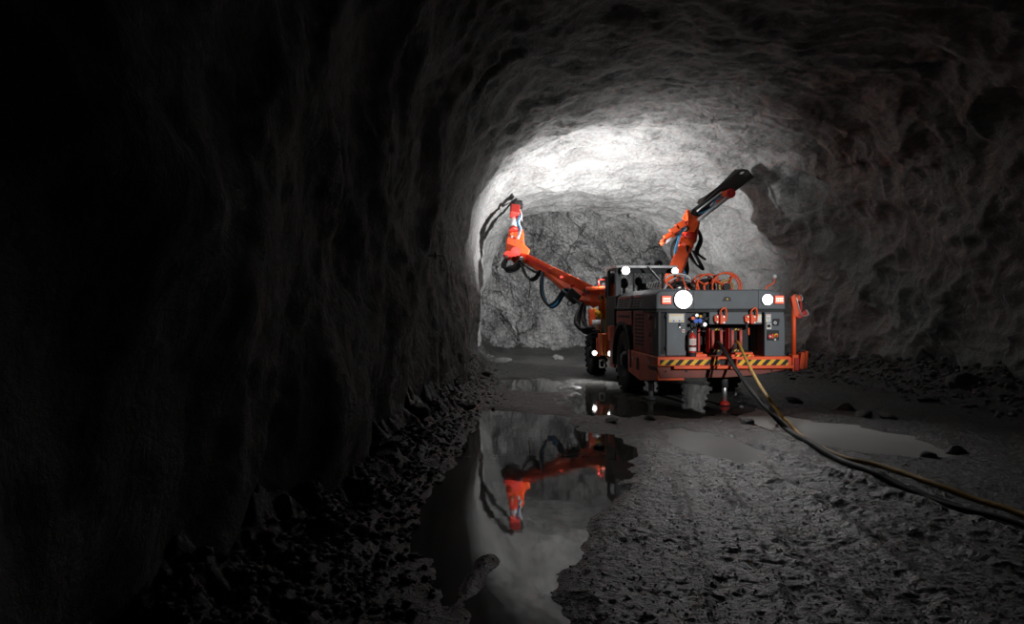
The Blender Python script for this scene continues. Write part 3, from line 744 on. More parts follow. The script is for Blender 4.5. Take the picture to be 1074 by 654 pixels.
# --- hose reels behind the hood
def reel(px, ycen, zc, R, tilt, matr, wound, wr, nsp=6, depth=.22, label=None):
    x = Pl(px, 300, 11.746 + ycen).x; c_ = Vector((x, ycen, zc)); ax = Vector((math.sin(tilt), -math.cos(tilt), 0))
    e = empty('hose_reel', c_, 0, J)
    if label: e['label'] = label
    for sgn in (-1, 1):
        m = MB(); m.ring(Vector((0, 0, 0)) + ax * sgn * depth / 2, ax, R, .017, 44, 8, mat=matr)
        side_ = ax.cross(Vector((0, 0, 1)))
        for k in range(nsp):
            a = 2 * math.pi * k / nsp + .52
            p = (side_ * math.cos(a) + Vector((0, 0, 1)) * math.sin(a))
            m.cyl(ax * sgn * depth / 2 + p * .08, ax * sgn * depth / 2 + p * R, .016, n=8, mat=matr)
        m.build('flange', e)
    m = MB(); m.cyl(-ax * depth / 2, ax * depth / 2, wr * .6, mat=matr); m.cyl(-ax * (depth / 2 + .06), ax * (depth / 2 + .06), .07, mat=BK); m.build('drum', e)
    m = MB()
    n = 5
    for k in range(n):
        for lay in range(2):
            m.ring(ax * (-depth / 2 + .04 + k * (depth - .08) / (n - 1)), ax, wr - .02 - lay * .045, .022, 36, 7, mat=wound)
    m.build('wound_hose', e)
reel(761.8, 1.15, 2.115, .265, -.2, O_, paint('tan_hose', (.40, .30, .13), .5), .15, 4)
reel(740.5, 1.35, 2.11, .25, .12, O_, M['cable'], .17, 4)
# pale ringed reel behind the left lamp
reel(715, 1.9, 1.98, .36, -.22, M['alu'], M['hose_black'], .28, 3, .14)
# loops of loose hose and an orange guide on the deck
for (pts, mt, rr) in (([(699, 300, 13), (697, 293, 13.1), (706, 287.5, 13.2), (720, 289, 13.3), (730, 300, 13.2)], M['white'], .02),
                      ([(697, 290, 13), (698, 296, 13), (702, 299, 13), (706, 303, 13)], O_, .016),
                      ([(716, 290, 13), (718, 298, 13), (722, 304, 13)], O_, .02), ([(728, 291, 13), (731, 296, 13), (733, 304, 13)], O_, .02),
                      ([(700, 302, 13), (708, 296, 13.2), (716, 299, 13.2), (724, 297, 13), (728, 303, 13)], M['hose_black'], .022),
                      ([(717, 283, 13.4), (719, 288, 13.3), (718, 294, 13.2)], M['hose_blue'], .014)):
    m = MB(); m.tube([Pl(*p) for p in pts], rr, 8, mat=mt); m.build('deck_hose', J)
m = MB(); m.box(-.44, 1.05, .9, 3.3, 1.55, 1.72, .02, GD); m.build('deck', J)
m = MB(); m.box(.7, 1.1, .3, 4.2, .95, 1.66, .03, GD); m.build('right_tank', J)
# perforated light plate
m = MB()
A, B, Cc, Dd = Pl(679, 302.5, 14.0), Pl(693, 302.5, 13.2), Pl(693.5, 294.5, 13.3), Pl(679, 298, 14.1)
def quadplate(a, b_, c_, d_, th, mat):
    t = bmesh.new(); n_ = (b_ - a).cross(d_ - a).normalized() * th
    v = [t.verts.new(q_) for q_ in (a, b_, c_, d_, a + n_, b_ + n_, c_ + n_, d_ + n_)]
    for f in ((0, 1, 2, 3), (7, 6, 5, 4), (0, 4, 5, 1), (1, 5, 6, 2), (2, 6, 7, 3), (3, 7, 4, 0)): t.faces.new([v[i] for i in f])
    m.mat(mat); bmesh.ops.recalc_face_normals(t, faces=t.faces); m._merge(t, .003)
quadplate(A, B, Cc, Dd, .02, M['white'])
nrm = (B - A).cross(Dd - A).normalized()
if nrm.y > 0: nrm = -nrm
for j in range(2):
    for i in range(5):
        u = .1 + i * .19 + j * .05; v = .28 + j * .42
        q_ = A.lerp(B, u).lerp(Dd.lerp(Cc, u), v)
        m.beam(q_ - nrm * .03, q_ + nrm * .03, .055, .05, bev=0, mat=BK)
m.build('perforated_plate', J)

# --- wheels
def wheel(x, y, R, W, sgn):
    e = empty('wheel', (x, y, R - .01), 0, J)
    ax = Vector((sgn, 0, 0)); z0 = Vector((0, 0, 0))
    m = MB(); m.lathe(z0, ax, [(R * .52, -W / 2 + .02), (R * .8, -W / 2), (R * .95, -W / 2 + .03), (R * .985, -W / 4), (R * .985, W / 4), (R * .95, W / 2 - .03), (R * .8, W / 2), (R * .52, W / 2 - .02)], 48, M['rubber'])
    nl = 22
    for k in range(nl):
        a = 2 * math.pi * k / nl
        for s2 in (-1, 1):
            a2 = a + (s2 > 0) * math.pi / nl
            c_ = Vector((sgn * s2 * W * .26, math.cos(a2) * R * .985, math.sin(a2) * R * .985))
            rad = Vector((0, math.cos(a2), math.sin(a2)))
            m.beam(c_ - Vector((s2 * sgn, 0, 0)) * W * .2, c_ + Vector((s2 * sgn, 0, 0)) * W * .25 + rad * -.02, .075, .05, up=rad, bev=.006, mat=M['rubber'])
    m.build('tyre', e)
    m = MB(); m.lathe(z0, ax, [(R * .54, W / 2 - .03), (R * .50, W / 2 - .015), (R * .46, W / 2 - .09), (R * .30, W / 2 - .10), (R * .26, W / 2 - .04), (R * .2, W / 2 + .02), (.001, W / 2 + .03)], 36, GD)
    for k in range(10):
        a = 2 * math.pi * k / 10; p = Vector((sgn * (W / 2 - .1), math.cos(a) * R * .38, math.sin(a) * R * .38)); m.cyl(p, p + ax * .035, .02, n=8, mat=M['steel'])
    m.build('rim', e)
yrw = 2.55; yfw = 6.15
wheel(-.98, yrw, .66, .36, -1); wheel(.98, yrw, .66, .36, 1)
wheel(-.98, yfw, .60, .36, -1); wheel(.98, yfw, .60, .36, 1)
# arches
for x0a, x1a in ((xs - .01, xs + .3),):
    m = MB()
    n = 14; inner = []; outer = []
    for k in range(n + 1):
        a = math.radians(-12 + 200 * k / n)
        inner.append((yrw + .72 * math.cos(a), .66 + .72 * math.sin(a))); outer.append((yrw + .79 * math.cos(a), .66 + .79 * math.sin(a)))
    for k in range(n):
        m.prism([inner[k], outer[k], outer[k + 1], inner[k + 1]], x0a - .02, x1a, 'x', 0, BK)
    m.build('wheel_arch', J)
m = MB(); m.box(xs, xs + .06, yrw + .74, ysd(639.5), .42, 1.34, .01, op); m.build('mudguard', J)
m = MB(); m.box(xs - .0, xs + .05, ysd(644), ysd(637.5), 1.0, 1.32, .01, O_); m.build('tread_plate', J)

# --- jacks
def jack(p, top, foot_mat, rad=.045, foot=True):
    e = empty('support_jack', (p[0], p[1], 0), 0, J)
    m = MB(); m.cyl((0, 0, .32), (0, 0, top), rad * 1.35, bev=.006, mat=GD); m.build('sleeve', e)
    m = MB(); m.cyl((0, 0, .06), (0, 0, .45), rad, mat=M['steel']); m.build('rod', e)
    if foot: m = MB(); m.lathe((0, 0, 0), (0, 0, 1), [(.001, .01), (.09, .01), (.095, .035), (.07, .06), (.05, .08), (.001, .08)], 24, foot_mat); m.build('foot', e)
jack((xr_(765), .22, 0), .62, M['red'])
jack((-1.0, 1.05, 0), .62, GD)
jack((-.75, 6.95, 0), 1.5, O_)
jack((.75, 6.95, 0), 1.5, O_)

# --- mid body, front frame
m = MB()
m.box(-.95, -.55, 3.35, 5.2, .75, 1.95, .03, BK); m.box(.4, .95, 3.5, 5.6, .8, 1.9, .03, BK); m.box(-.85, .85, 5.1, 6.9, 1.0, 1.55, .03, GD)
m.box(-1.0, -.86, 4.0, 4.9, .62, 1.5, .02, BK)
m.build('front_body', J)
for i, (px, t, b_) in enumerate(((630, 306, 372), (635, 312, 376))):
    m = MB(); m.tube([Pl(px, t, 15.9), Pl(px + .5, (t + b_) / 2, 15.8), Pl(px + .2, b_ - 6, 15.8), Pl(px + 4, b_, 15.7)], .013, 7, mat=M['yellow']); m.build('grease_line', J)
m = MB(); m.box(-1.16, -.8, 4.55, 5.05, .60, 1.12, .02, O_); m.box(-1.18, -1.1, 5.05, 5.15, .55, 1.0, .01, O_); m.build('front_step', J)
m = MB()
a, b_ = Pl(630.3, 377, 16.4), Pl(633.5, 385.5, 16.4)
for p, q_ in (((629, 377), (629, 385)), ((634, 377), (634, 385)), ((629, 385), (634, 385)), ((629, 378), (634, 377))):
    m.cyl(Pl(*p, 16.4), Pl(*q_, 16.4), .018, n=8, mat=M['steel'])
m.build('step_loop', J)
for (px, py, Y_) in ((623.6, 370, 16.3), (640, 370.5, 15.6)):
    c_ = Pl(px, py, Y_); rad = .055
    m = MB(); m.lathe(c_, (0, -1, 0), [(.001, -.09), (rad, -.08), (rad * 1.25, 0), (rad * 1.05, .01)], 20, BK); lo = m.build('step_lamp', J)
    m = MB(); m.lathe(c_, (0, -1, 0), [(rad * 1.05, 0), (rad * .6, .02), (.001, .025)], 20, M['lens_small']); m.build('lens', lo)

# --- cab / canopy
cab = empty('cab', (0, 3.3, 1.6), 0, J)
cab_o = Vector((0, 3.3, 1.6))
def cb_(x0, x1, y0, y1, z0, z1, name, mat, bev=.012):
    m = MB(); m.box(x0, x1, y0 - 3.3, y1 - 3.3, z0 - 1.6, z1 - 1.6, bev, mat); return m.build(name, cab)
cx0 = Pl(644.8, 300, 15.0).x; cx1 = Pl(711, 300, 15.0).x
ry0, ry1 = 3.25, 4.25
cb_(cx0, cx1, ry0, ry1, 2.60, 2.665, 'roof', M['alu'])
cb_(cx0 + .04, cx1 - .02, ry0 + .03, ry0 + .1, 2.49, 2.60, 'roof_beam', GD)
cb_(cx0, cx0 + .12, ry0 + .02, ry0 + .14, 1.7, 2.61, 'post', G_)
cb_(Pl(663.6, 300, 15).x, Pl(665.4, 300, 15).x, ry0 + .03, ry0 + .08, 1.9, 2.6, 'post', GD)
cb_(cx1 - .07, cx1 - .02, ry0 + .03, ry0 + .08, 1.9, 2.6, 'post', GD)
cb_(cx0 + .02, cx0 + .08, ry1 - .12, ry1 - .04, 1.7, 2.6, 'post', GD)
cb_(cx1 - .08, cx1 - .02, ry1 - .12, ry1 - .04, 1.7, 2.6, 'post', GD)
cb_(cx0 + .04, cx1 - .02, ry0 + .02, ry0 + .1, 1.66, 2.0, 'rear_wall', G_)
cb_(cx0, cx0 + .06, ry0 + .14, ry1 - .1, 1.2, 2.0, 'side_door', BK)
cb_(cx0 + .12, cx1 - .07, ry0 + .05, ry0 + .062, 2.0, 2.5, 'rear_window', M['glass'], 0)
# seat and head rests
m = MB(); m.box(-.62, -.25, 1.0 - .35, 1.0 + .1, .0, .12, .04, M['seat']); m.box(-.62, -.25, .55, .66, .1, .42, .04, M['seat']); m.build('seat', cab)
for px, r0 in ((654.5, .1), (669.5, .085)):
    c_ = Pl(px, 297 if px < 660 else 295, 15.7) - cab_o
    m = MB(); m.lathe(c_, (0, 0, 1), [(.001, -r0 * 1.3)] + [(r0 * math.cos(a), r0 * 1.25 * math.sin(a)) for a in np.linspace(-1.3, 1.4, 8)], 18, BK); m.cyl(c_ - Vector((0, 0, .4)), c_, .03, n=8, mat=BK); m.build('head_rest', cab)
c_ = Pl(674, 298, 15.9) - cab_o
m = MB(); m.box(c_.x - .1, c_.x + .16, c_.y - .05, c_.y + .05, c_.z - .12, c_.z + .02, .02, BK); m.cyl(c_ - Vector((0, 0, .5)), c_, .025, n=8, mat=BK); m.build('display', cab)
# orange brace hoses behind the window
for k in range(2):
    m = MB(); m.tube([Pl(679 + k * 2, 279 + k, 14.6) - cab_o, Pl(684 + k * 2, 286, 14.6) - cab_o, Pl(691 + k * 2, 294, 14.6) - cab_o], .014, 7, mat=[BK, M['steel']][k]); m.build('brace', cab)
def cab_lamp(px, py, Y_, rad):
    c_ = Pl(px, py, Y_) - cab_o
    m = MB(); m.lathe(c_, (0, -1, 0), [(.001, -.1), (rad * .9, -.09), (rad * 1.2, 0), (rad * 1.05, .01)], 22, BK); lo = m.build('roof_lamp', cab)
    m = MB(); m.lathe(c_, (0, -1, 0), [(rad * 1.05, 0), (rad * .7, .022), (.001, .03)], 22, M['lens']); m.build('roof_lamp_lens', cab)
cab_lamp(656.3, 283.5, 14.75, .085); cab_lamp(708, 284, 14.75, .07)

# --- left boom --------------------------------------------------------------
def pts_px(lst): return [Pl(*p) for p in lst]
YK = 1.85
BL = empty('boom', (0, 0, 0), 0, J); BL['label'] = 'left boom reaching out to the left wall with its feed upright'
base = MB()
base.beam(Pl(641, 300, 17.2), Pl(641, 326, 17.2), .45, .45, bev=.04, mat=O_)
base.beam(Pl(624, 309, 17.6), Pl(645, 309, 17.2), .5, .40, bev=.04, mat=O_)
base.cyl(Pl(633, 296, 17.4), Pl(633, 334, 17.4), .13, bev=.02, mat=O_)
base.build('boom_base', BL)
m = MB(); m.cyl(Pl(631, 312, 17.15), Pl(631, 312, 17.7), .09, mat=M['steel']); m.cyl(Pl(631, 312, 17.1), Pl(631, 312, 17.2), .05, mat=BK); m.build('pivot_pin', BL)
# outer box: deep haunch then taper
m = MB()
def slab(pts, Y0, Y1, wid, mat, bev=.02):
    """outline in pixel coords with a depth that runs Y0..Y1 with px, given real thickness"""
    xsn = [p[0] for p in pts]; a, b2 = min(xsn), max(xsn)
    t = bmesh.new(); fr = []; bk = []
    for (px, py) in pts:
        Y_ = Y1 + (Y0 - Y1) * (px - a) / (b2 - a)
        fr.append(t.verts.new(Pl(px, py, Y_))); q2 = Pl(px, py, Y_) + (Mi.to_3x3() @ Vector((0, wid, 0))); bk.append(t.verts.new(q2))
    t.faces.new(fr); t.faces.new(bk[::-1])
    for i in range(len(pts)):
        j = (i + 1) % len(pts); t.faces.new([fr[i], bk[i], bk[j], fr[j]])
    m.mat(mat); bmesh.ops.recalc_face_normals(t, faces=t.faces); m._merge(t, bev)
slab([(630, 303), (634, 318), (622, 323), (607, 314.5), (592, 308), (586, 300), (575, 291), (571, 284.5), (580, 279), (604, 291)], 17.5, 18.5, .42, O_, .03)
m.build('boom_arm', BL)
m = MB(); slab([(580, 279.5), (574, 291), (560, 281), (547, 274), (548, 263.5), (562, 270)], 18.4, 19.2, .30, O_, .02)
slab([(578, 282.5), (576, 286), (550, 270.5), (551, 267.5)], 18.3, 19.08, .06, M['red'], .005)
m.build('boom_extension', BL)
m = MB(); slab([(632, 309), (630, 314), (611, 305.5), (612, 302)], 17.42, 17.9, .06, M['grey_dark'], .005)
m.build('boom_plate', BL)
for (a, b2) in ((601, 299), (613, 308), (589, 291)):
    m = MB(); c_ = Pl(a, b2, 17.9 + (601 - a) * .02 - .1); m.cyl(c_, c_ + Vector((0, .2, 0)), .05, n=14, mat=M['red']); m.build('boss', BL)
# elbow
m = MB()
m.cyl(Pl(541, 264, 18.95), Pl(541, 264, 19.5), .15, bev=.03, mat=M['red'])
slab([(531, 252), (534, 242), (549, 242), (550, 256), (556, 262), (551, 275), (540, 276), (534, 270), (530, 268)], 19.0, 19.2, .38, O_, .03)
m.build('elbow', BL)
m = MB(); m.cyl(Pl(533, 268, 18.95), Pl(533, 268, 19.5), .14, bev=.02, mat=M['red']); m.cyl(Pl(547, 271, 18.9), Pl(547, 271, 19.3), .06, mat=M['steel']); m.build('elbow_pivot', BL)
m = MB(); slab([(534.5, 247), (535.5, 240), (548.5, 240.5), (549.5, 255), (545, 257), (541, 248)], 19.1, 19.15, .36, O_, .02)
m.build('feed_mount', BL)
# feed rail rising from the elbow
m = MB(); m.beam(Pl(543, 262, 19.5), Pl(543.5, 212, 20.3), .24, .2, up=(0, 1, 0), bev=.015, mat=BK); m.build('feed_rail', BL)
m = MB(); m.cyl(Pl(538.6, 242, 19.1), Pl(539.2, 222, 19.35), .10, mat=M['alu']); m.cyl(Pl(538.6, 242, 19.08), Pl(538.6, 239, 19.1), .13, mat=M['red']); m.build('feed_cylinder', BL)
m = MB(); m.cyl(Pl(547.2, 252, 19.2), Pl(547.0, 216, 19.7), .03, mat=M['alu']); m.build('guide_rod', BL)
m = MB(); m.beam(Pl(539.8, 226, 19.2), Pl(540.2, 217, 19.35), .28, .26, up=(0, 1, 0), bev=.03, mat=M['red']); m.build('rock_drill', BL)
m = MB()
slab([(534.8, 217), (536, 212), (540, 210.6), (547, 211), (549.2, 214.5), (548, 217.2), (541, 216), (538, 217.6)], 19.4, 19.45, .4, BK, .03)
slab([(534.6, 222), (535, 215), (537, 214.4), (536.6, 223)], 19.4, 19.42, .3, BK, .02)
m.build('hose_guide', BL)
m = MB(); m.beam(Pl(546.3, 240, 19.15), Pl(546.5, 233, 19.2), .14, .16, up=(0, 1, 0), bev=.02, mat=BK); m.build('valve', BL)
for k, (a, b2) in enumerate(((543.6, 0), (545, 1))):
    m = MB(); m.tube(pts_px([(a, 219, 19.3), (a + 1 + b2, 226, 19.2), (a - .5, 233, 19.15), (a + 1.5, 240, 19.1), (a - 1, 250, 18.95)]), .018, 7, mat=[M['hose_blue'], M['white']][k]); m.build('drill_hose', BL)
for k in range(5):
    m = MB(); c_ = Pl(533.5 + k * 3.6, 253 - (k % 2) * 5, 18.95); m.cyl(c_, c_ + Vector((0, .1, 0)), .035, n=10, mat=M['steel'] if k % 2 else M['red']); m.build('fitting', BL)
# hoses under the boom
def bundle(lst, n, rr, spread, par, mt=None, name='hydraulic_hose'):
    for k in range(n):
        off = (k - (n - 1) / 2)
        pts = [Pl(px + off * spread * (0.4 + .6 * math.sin(3.1 * i / (len(lst) - 1))), py + off * spread * .9 * math.sin(3.1 * i / (len(lst) - 1)) + .3 * random.uniform(-1, 1), Y_ + off * .05) for i, (px, py, Y_) in enumerate(lst)]
        m = MB(); m.tube(pts, rr, 8, mat=(mt[k % len(mt)] if mt else M['hose_black'])); m.build(name, par)
HB, HBL = M['hose_black'], M['hose_blue']
bundle([(533, 268, 19), (528.5, 277, 18.9), (530, 282.5, 18.9), (540, 281, 18.9), (546, 274, 18.9), (549, 276, 18.9)], 4, .028, 1.6, BL, [HB, HB, HB, M['grey_dark']])
bundle([(546, 273, 18.9), (550, 286, 18.85), (556, 293, 18.8), (562, 291, 18.75), (566, 285, 18.7), (568, 284.5, 18.7)], 3, .03, 1.2, BL)
bundle([(549, 277, 18.9), (556, 282, 18.85), (562, 285, 18.8), (570, 286, 18.7)], 2, .026, 1.4, BL)
bundle([(569, 285, 18.5), (568, 298, 18.4), (569.5, 311, 18.35), (576, 320.5, 18.3), (583, 318, 18.25), (590, 308, 18.2), (596, 303.5, 18.1), (603, 307, 18)], 3, .036, 1.5, BL, [HB, HBL, HB])
bundle([(590, 304, 18.1), (598, 311, 18), (608, 318, 17.8), (612, 324, 17.7)], 4, .034, 1.6, BL, [HB, HBL, HB, HB])
bundle([(611, 318, 17.7), (606, 332, 17.5), (606, 341, 17.4), (612, 346.5, 17.3), (620, 345, 17.1), (626, 344, 17)], 4, .042, 1.5, BL)
bundle([(613, 320, 17.7), (612, 334, 17.5), (616, 343, 17.3), (624, 342, 17)], 3, .04, 1.2, BL)
m = MB(); m.tube(pts_px([(555, 289, 18.8), (556, 300, 18.8), (554.5, 312, 18.8)]), .016, 6, mat=HB); m.build('hanging_hose', BL)
m = MB(); m.beam(Pl(596, 306, 17.9), Pl(606, 315, 17.8), .1, .3, bev=.02, mat=BK); m.ring(Pl(597.5, 318, 17.9), (0, 1, 0), .06, .014, 16, 6, mat=BK); m.build('hose_bracket', BL)
# cylinders and orange bits below the base
m = MB(); m.cyl(Pl(618, 322, 17.4), Pl(629, 330, 17.2), .05, mat=M['steel']); m.cyl(Pl(622.5, 325, 17.25), Pl(630, 331, 17.1), .075, mat=M['yellow']); m.build('swing_cylinder', BL)
m = MB(); m.beam(Pl(620.5, 324, 17.2), Pl(621.5, 345, 17.1), .16, .12, bev=.015, mat=O_); m.beam(Pl(626, 326, 17.2), Pl(626, 334, 17.2), .2, .2, bev=.02, mat=M['red']); m.cyl(Pl(625.6, 335, 17), Pl(625.8, 346, 17), .11, mat=M['alu']); m.build('lift_cylinder', BL)
# guard with small black motor on top of the base
m = MB(); 
for a, b2 in (((628, 302), (628, 293)), ((628, 293), (636.5, 293)), ((636.5, 293), (636.5, 302))): m.cyl(Pl(*a, 17.1), Pl(*b2, 17.1), .02, n=8, mat=M['red'])
m.build('lamp_guard', BL)
m = MB(); m.lathe(Pl(633.5, 298.5, 17.3), (0, 0, 1), [(.001, -.12), (.09, -.1), (.12, 0), (.1, .08), (.04, .12), (.001, .125)], 18, BK); m.build('swivel_motor', BL)
m = MB(); m.beam(Pl(618, 303.5, 17.5), Pl(640, 302.5, 17.1), .42, .12, bev=.04, mat=O_); m.build('base_cover', BL)
m = MB(); m.cyl(Pl(642, 289, 16.9), Pl(642, 330, 16.9), .09, mat=O_); m.cyl(Pl(641.2, 286.5, 16.8), Pl(641.2, 297, 16.8), .11, bev=.02, mat=BK); m.cyl(Pl(637.5, 290, 16.8), Pl(637.5, 318, 16.8), .07, mat=BK); m.build('mast', J)

# --- right boom -------------------------------------------------------------
YK = 1.0
BR = empty('boom', (0, 0, 0), 0, J); BR['label'] = 'right boom raised to the roof with its feed slanting up to the right'
m = MB(); m.beam(Pl(694, 322, 17.0), Pl(720, 256, 19.2), .46, .42, .40, .36, up=(1, 0, 0), bev=.05, mat=O_); m.build('boom_arm', BR)
m = MB(); m.beam(Pl(705, 282, 18), Pl(716, 258, 18.9), .04, .08, bev=.01, mat=M['red']); m.build('boom_plate', BR)
m = MB(); m.cyl(Pl(711.5, 253, 18.9), Pl(726, 257, 18.9), .19, bev=.03, mat=O_); m.cyl(Pl(716, 246, 19), Pl(727, 249, 19), .24, bev=.03, mat=M['red']); m.build('elbow', BR)
m = MB(); m.beam(Pl(721, 254, 19.0), Pl(726, 228, 19.2), .34, .42, up=(1, 0, 0), bev=.04, mat=O_); m.build('rotation_unit', BR)
m = MB()
slab([(720.5, 222), (723.5, 220.5), (726, 227), (732, 229.5), (732.5, 233), (727.5, 236), (722, 236)], 18.8, 18.7, .3, O_, .02)
slab([(718, 238.5), (729, 232), (732.5, 231.5), (732.3, 237), (729, 242.5), (720, 243.5)], 18.75, 18.65, .25, O_, .02)
m.build('feed_mount', BR)
m = MB(); m.beam(Pl(727, 227, 19.35), Pl(764, 199.5, 19.75), .36, .18, .36, .18, up=(0, 1, 0), bev=.02, mat=BK); m.build('feed_rail', BR)
# thin dark brown plate behind and beyond the drum, pale chip in front
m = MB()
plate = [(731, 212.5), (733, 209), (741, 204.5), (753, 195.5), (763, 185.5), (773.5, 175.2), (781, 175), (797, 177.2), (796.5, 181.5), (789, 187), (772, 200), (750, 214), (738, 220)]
slab(plate, 19.27, 19.3, .035, paint('dark_brown_plate', (.022, .017, .014), .6), .004)
m.build('dark_plate', BR)
m = MB(); slab([(775.5, 182.6), (777.5, 180.2), (781, 179.6), (779, 182.2)], 19.24, 19.24, .02, M['alu'], .002); m.build('pale_chip', BR)
m = MB(); m.cyl(Pl(731.5, 231.5, 18.8), Pl(763, 207.0, 19.15), .055, mat=M['alu']); m.build('feed_cylinder', BR)
m = MB(); m.cyl(Pl(731, 221.5, 18.8), Pl(757, 201.5, 19.1), .022, mat=M['alu']); m.build('guide_rod', BR)
m = MB(); m.cyl(Pl(746, 216, 19.03), Pl(759, 204.5, 19.25), .05, mat=M['alu']); m.beam(Pl(751, 212.3, 19.06), Pl(756, 209.5, 19.16), .07, .08, bev=.01, mat=O_); m.build('rock_drill', BR)
m = MB(); c_ = Pl(764.5, 203.5, 19.22); m.cyl(c_ - Vector((0, .16, 0)), c_ + Vector((0, .2, 0)), .13, n=20, bev=.02, mat=M['red']); m.beam(Pl(757, 204, 19.25), Pl(768, 203, 19.22), .26, .16, bev=.03, mat=O_)
for k in range(6):
    a = k * math.pi / 3; p = c_ + Vector((math.cos(a) * .08, -.17, math.sin(a) * .08)); m.cyl(p, p + Vector((0, .03, 0)), .018, n=8, mat=BK)
m.build('hose_drum', BR)
for k in range(5):
    o_ = k * 1.0
    m = MB(); m.tube(pts_px([(729 + o_ * .2, 224 - o_ * 1.0, 18.93), (741, 214.5 - o_ * 1.0, 19.06), (751 + .2 * o_, 205 - o_ * 1.0, 19.19), (757, 200.5 - o_ * .8, 19.25), (763, 198.4 - o_ * .45, 19.28), (768 + o_ * .2, 200.5 - o_ * .2, 19.28), (768.5, 205, 19.28)]), .030, 7, mat=HB); m.build('hydraulic_hose', BR)
m = MB(); m.tube(pts_px([(733, 224, 18.9), (738, 222, 18.93), (744, 219, 18.96), (748, 213.5, 19.03), (752, 208, 19.09), (757, 206, 19.16)]), .018, 7, mat=HBL); m.build('drill_hose', BR)
m = MB(); m.tube(pts_px([(735, 223.5, 18.9), (741, 221.5, 18.93), (746, 216.5, 18.96), (750, 211, 19.03)]), .014, 7, mat=HBL); m.build('drill_hose', BR)
# rear stub of the feed: orange slide with bright rod
m = MB(); m.beam(Pl(695, 253.5, 18.4), Pl(718, 236, 18.8), .12, .2, .14, .24, up=(0, 1, 0), bev=.03, mat=O_)
m.cyl(Pl(694.2, 252.6, 18.3), Pl(696.4, 255.4, 18.3), .09, mat=O_)
for (a, b2) in ((702, 247.5), (708, 241), (714, 236)): m.beam(Pl(a - 2, b2 - 3, 18.4), Pl(a + 1.5, b2 + 3, 18.4), .14, .28, bev=.02, mat=O_)
m.build('tail_slide', BR)
m = MB(); m.cyl(Pl(698, 254, 18.25), Pl(713, 244, 18.5), .035, mat=M['alu']); m.build('tail_rod', BR)
m = MB(); m.beam(Pl(717, 230, 18.95), Pl(722, 220, 18.95), .1, .1, bev=.02, mat=O_); m.build('lug', BR)
bundle([(720, 232, 18.6), (716, 240, 18.5), (712, 250, 18.5), (709, 261, 18.5), (708, 268, 18.5)], 2, .018, 1.2, BR, [HBL, HBL], 'blue_hose')
bundle([(713, 246, 18.6), (706, 256, 18.6), (704, 266, 18.6), (707, 275, 18.5)], 3, .018, 1.2, BR, [M['grey_dark'], HB])
bundle([(721, 258, 18.7), (724, 268, 18.6), (730, 277, 18.5), (736, 280, 18.5), (727, 263, 18.6)], 4, .024, 1.6, BR)
bundle([(727, 236, 19.1), (733, 243, 19.2), (735, 252, 19.2), (731, 262, 19.2), (733, 267, 19.2), (740, 272, 19.2)], 3, .028, 1.3, BR)
bundle([(718, 262, 18.9), (719, 272, 18.7), (720, 282, 18.6), (718, 292, 18.5)], 4, .025, 1.4, BR)
bundle([(715, 243, 18.6), (720, 240, 18.55), (718, 234, 18.6)], 3, .014, 1.5, BR, [HBL, M['white'], HB])
m = MB(); m.cyl(Pl(704, 300, 17.6), Pl(716, 262, 18.8), .06, mat=M['alu']); m.build('lift_cylinder', BR)

# --- forward facing flood lamps (the light of the drift)
def flood(p, d, power, rad=.05, angle=165, blend=.4, col=(1, 1, 1), vis=True):
    d = Vector(d).normalized()
    if vis:
        e = empty('flood_lamp', Mi @ Vector(p), 0, J)
        dl = Mi.to_3x3() @ d
        m = MB(); m.lathe(Vector((0, 0, 0)), dl, [(.001, -.14), (.07, -.13), (.1, -.05), (.1, -.03)], 22, BK); m.build('housing', e)
        m = MB(); m.lathe(Vector((0, 0, 0)), dl, [(.095, -.05), (.06, -.035), (.001, -.03)], 22, M['lens_small']); m.build('lens', e)
    l = bpy.data.lights.new('flood_light', 'SPOT'); l.energy = power; l.spot_size = math.radians(angle); l.spot_blend = blend; l.shadow_soft_size = rad; l.color = col
    lo = bpy.data.objects.new('flood_light', l); COL.objects.link(lo); lo.location = Vector(p) + d * .02
    lo.rotation_euler = d.to_track_quat('-Z', 'Y').to_euler()
    return lo
LK = Pw(634, 291, 17.9)
flood(LK, (-.22, .55, .82), 2150, .035, 178, .9)
flood(LK + Vector((-.12, .05, -.1)), (.12, 1, .12), 1900, .035, 130, .8, vis=False)
flood(Pw(690, 276, 16.9), (-.1, .9, .3), 60, .06, 150, .8)
flood(Mw @ Vector((-.3, 3.9, 2.75)), (-.5, .05, 1), 110, .06, 175, 1.0)  # lamp added over the cab to brighten the tunnel roof above and behind
# rear work lamps throw light back along the drift
flood(Mw @ Vector((xr_(716), -.12, zr(314))), (.3, -1, -.42), 75, .12, 92, .9, vis=False)
flood(Mw @ Vector((xr_(804), -.12, zr(314))), (.0, -1, -.45), 50, .08, 92, .9, vis=False)
flood(Pw(656.3, 283.5, 14.55), (.0, -1, -.25), 4, .08, 150, .6, vis=False)
flood(Pw(623.6, 371, 16.1), (-.3, -.4, -1), 60, .04, 120, .6, vis=False)
flood(Pw(708, 284, 14.5), (-.1, -1, -.6), 14, .07, 140, .7, vis=False)
flood(Pw(630, 292, 17.0), (.15, .2, -1), 16, .05, 150, .7, vis=False)
# unseen spot added out of frame on the right to light the rig's tail
added_tail_spot = flood((5.9, 2.0, 3.4), (3.75 - 5.9, 11.8 - 2.0, 1.5 - 3.4), 3000, .15, 19, .7, vis=False)

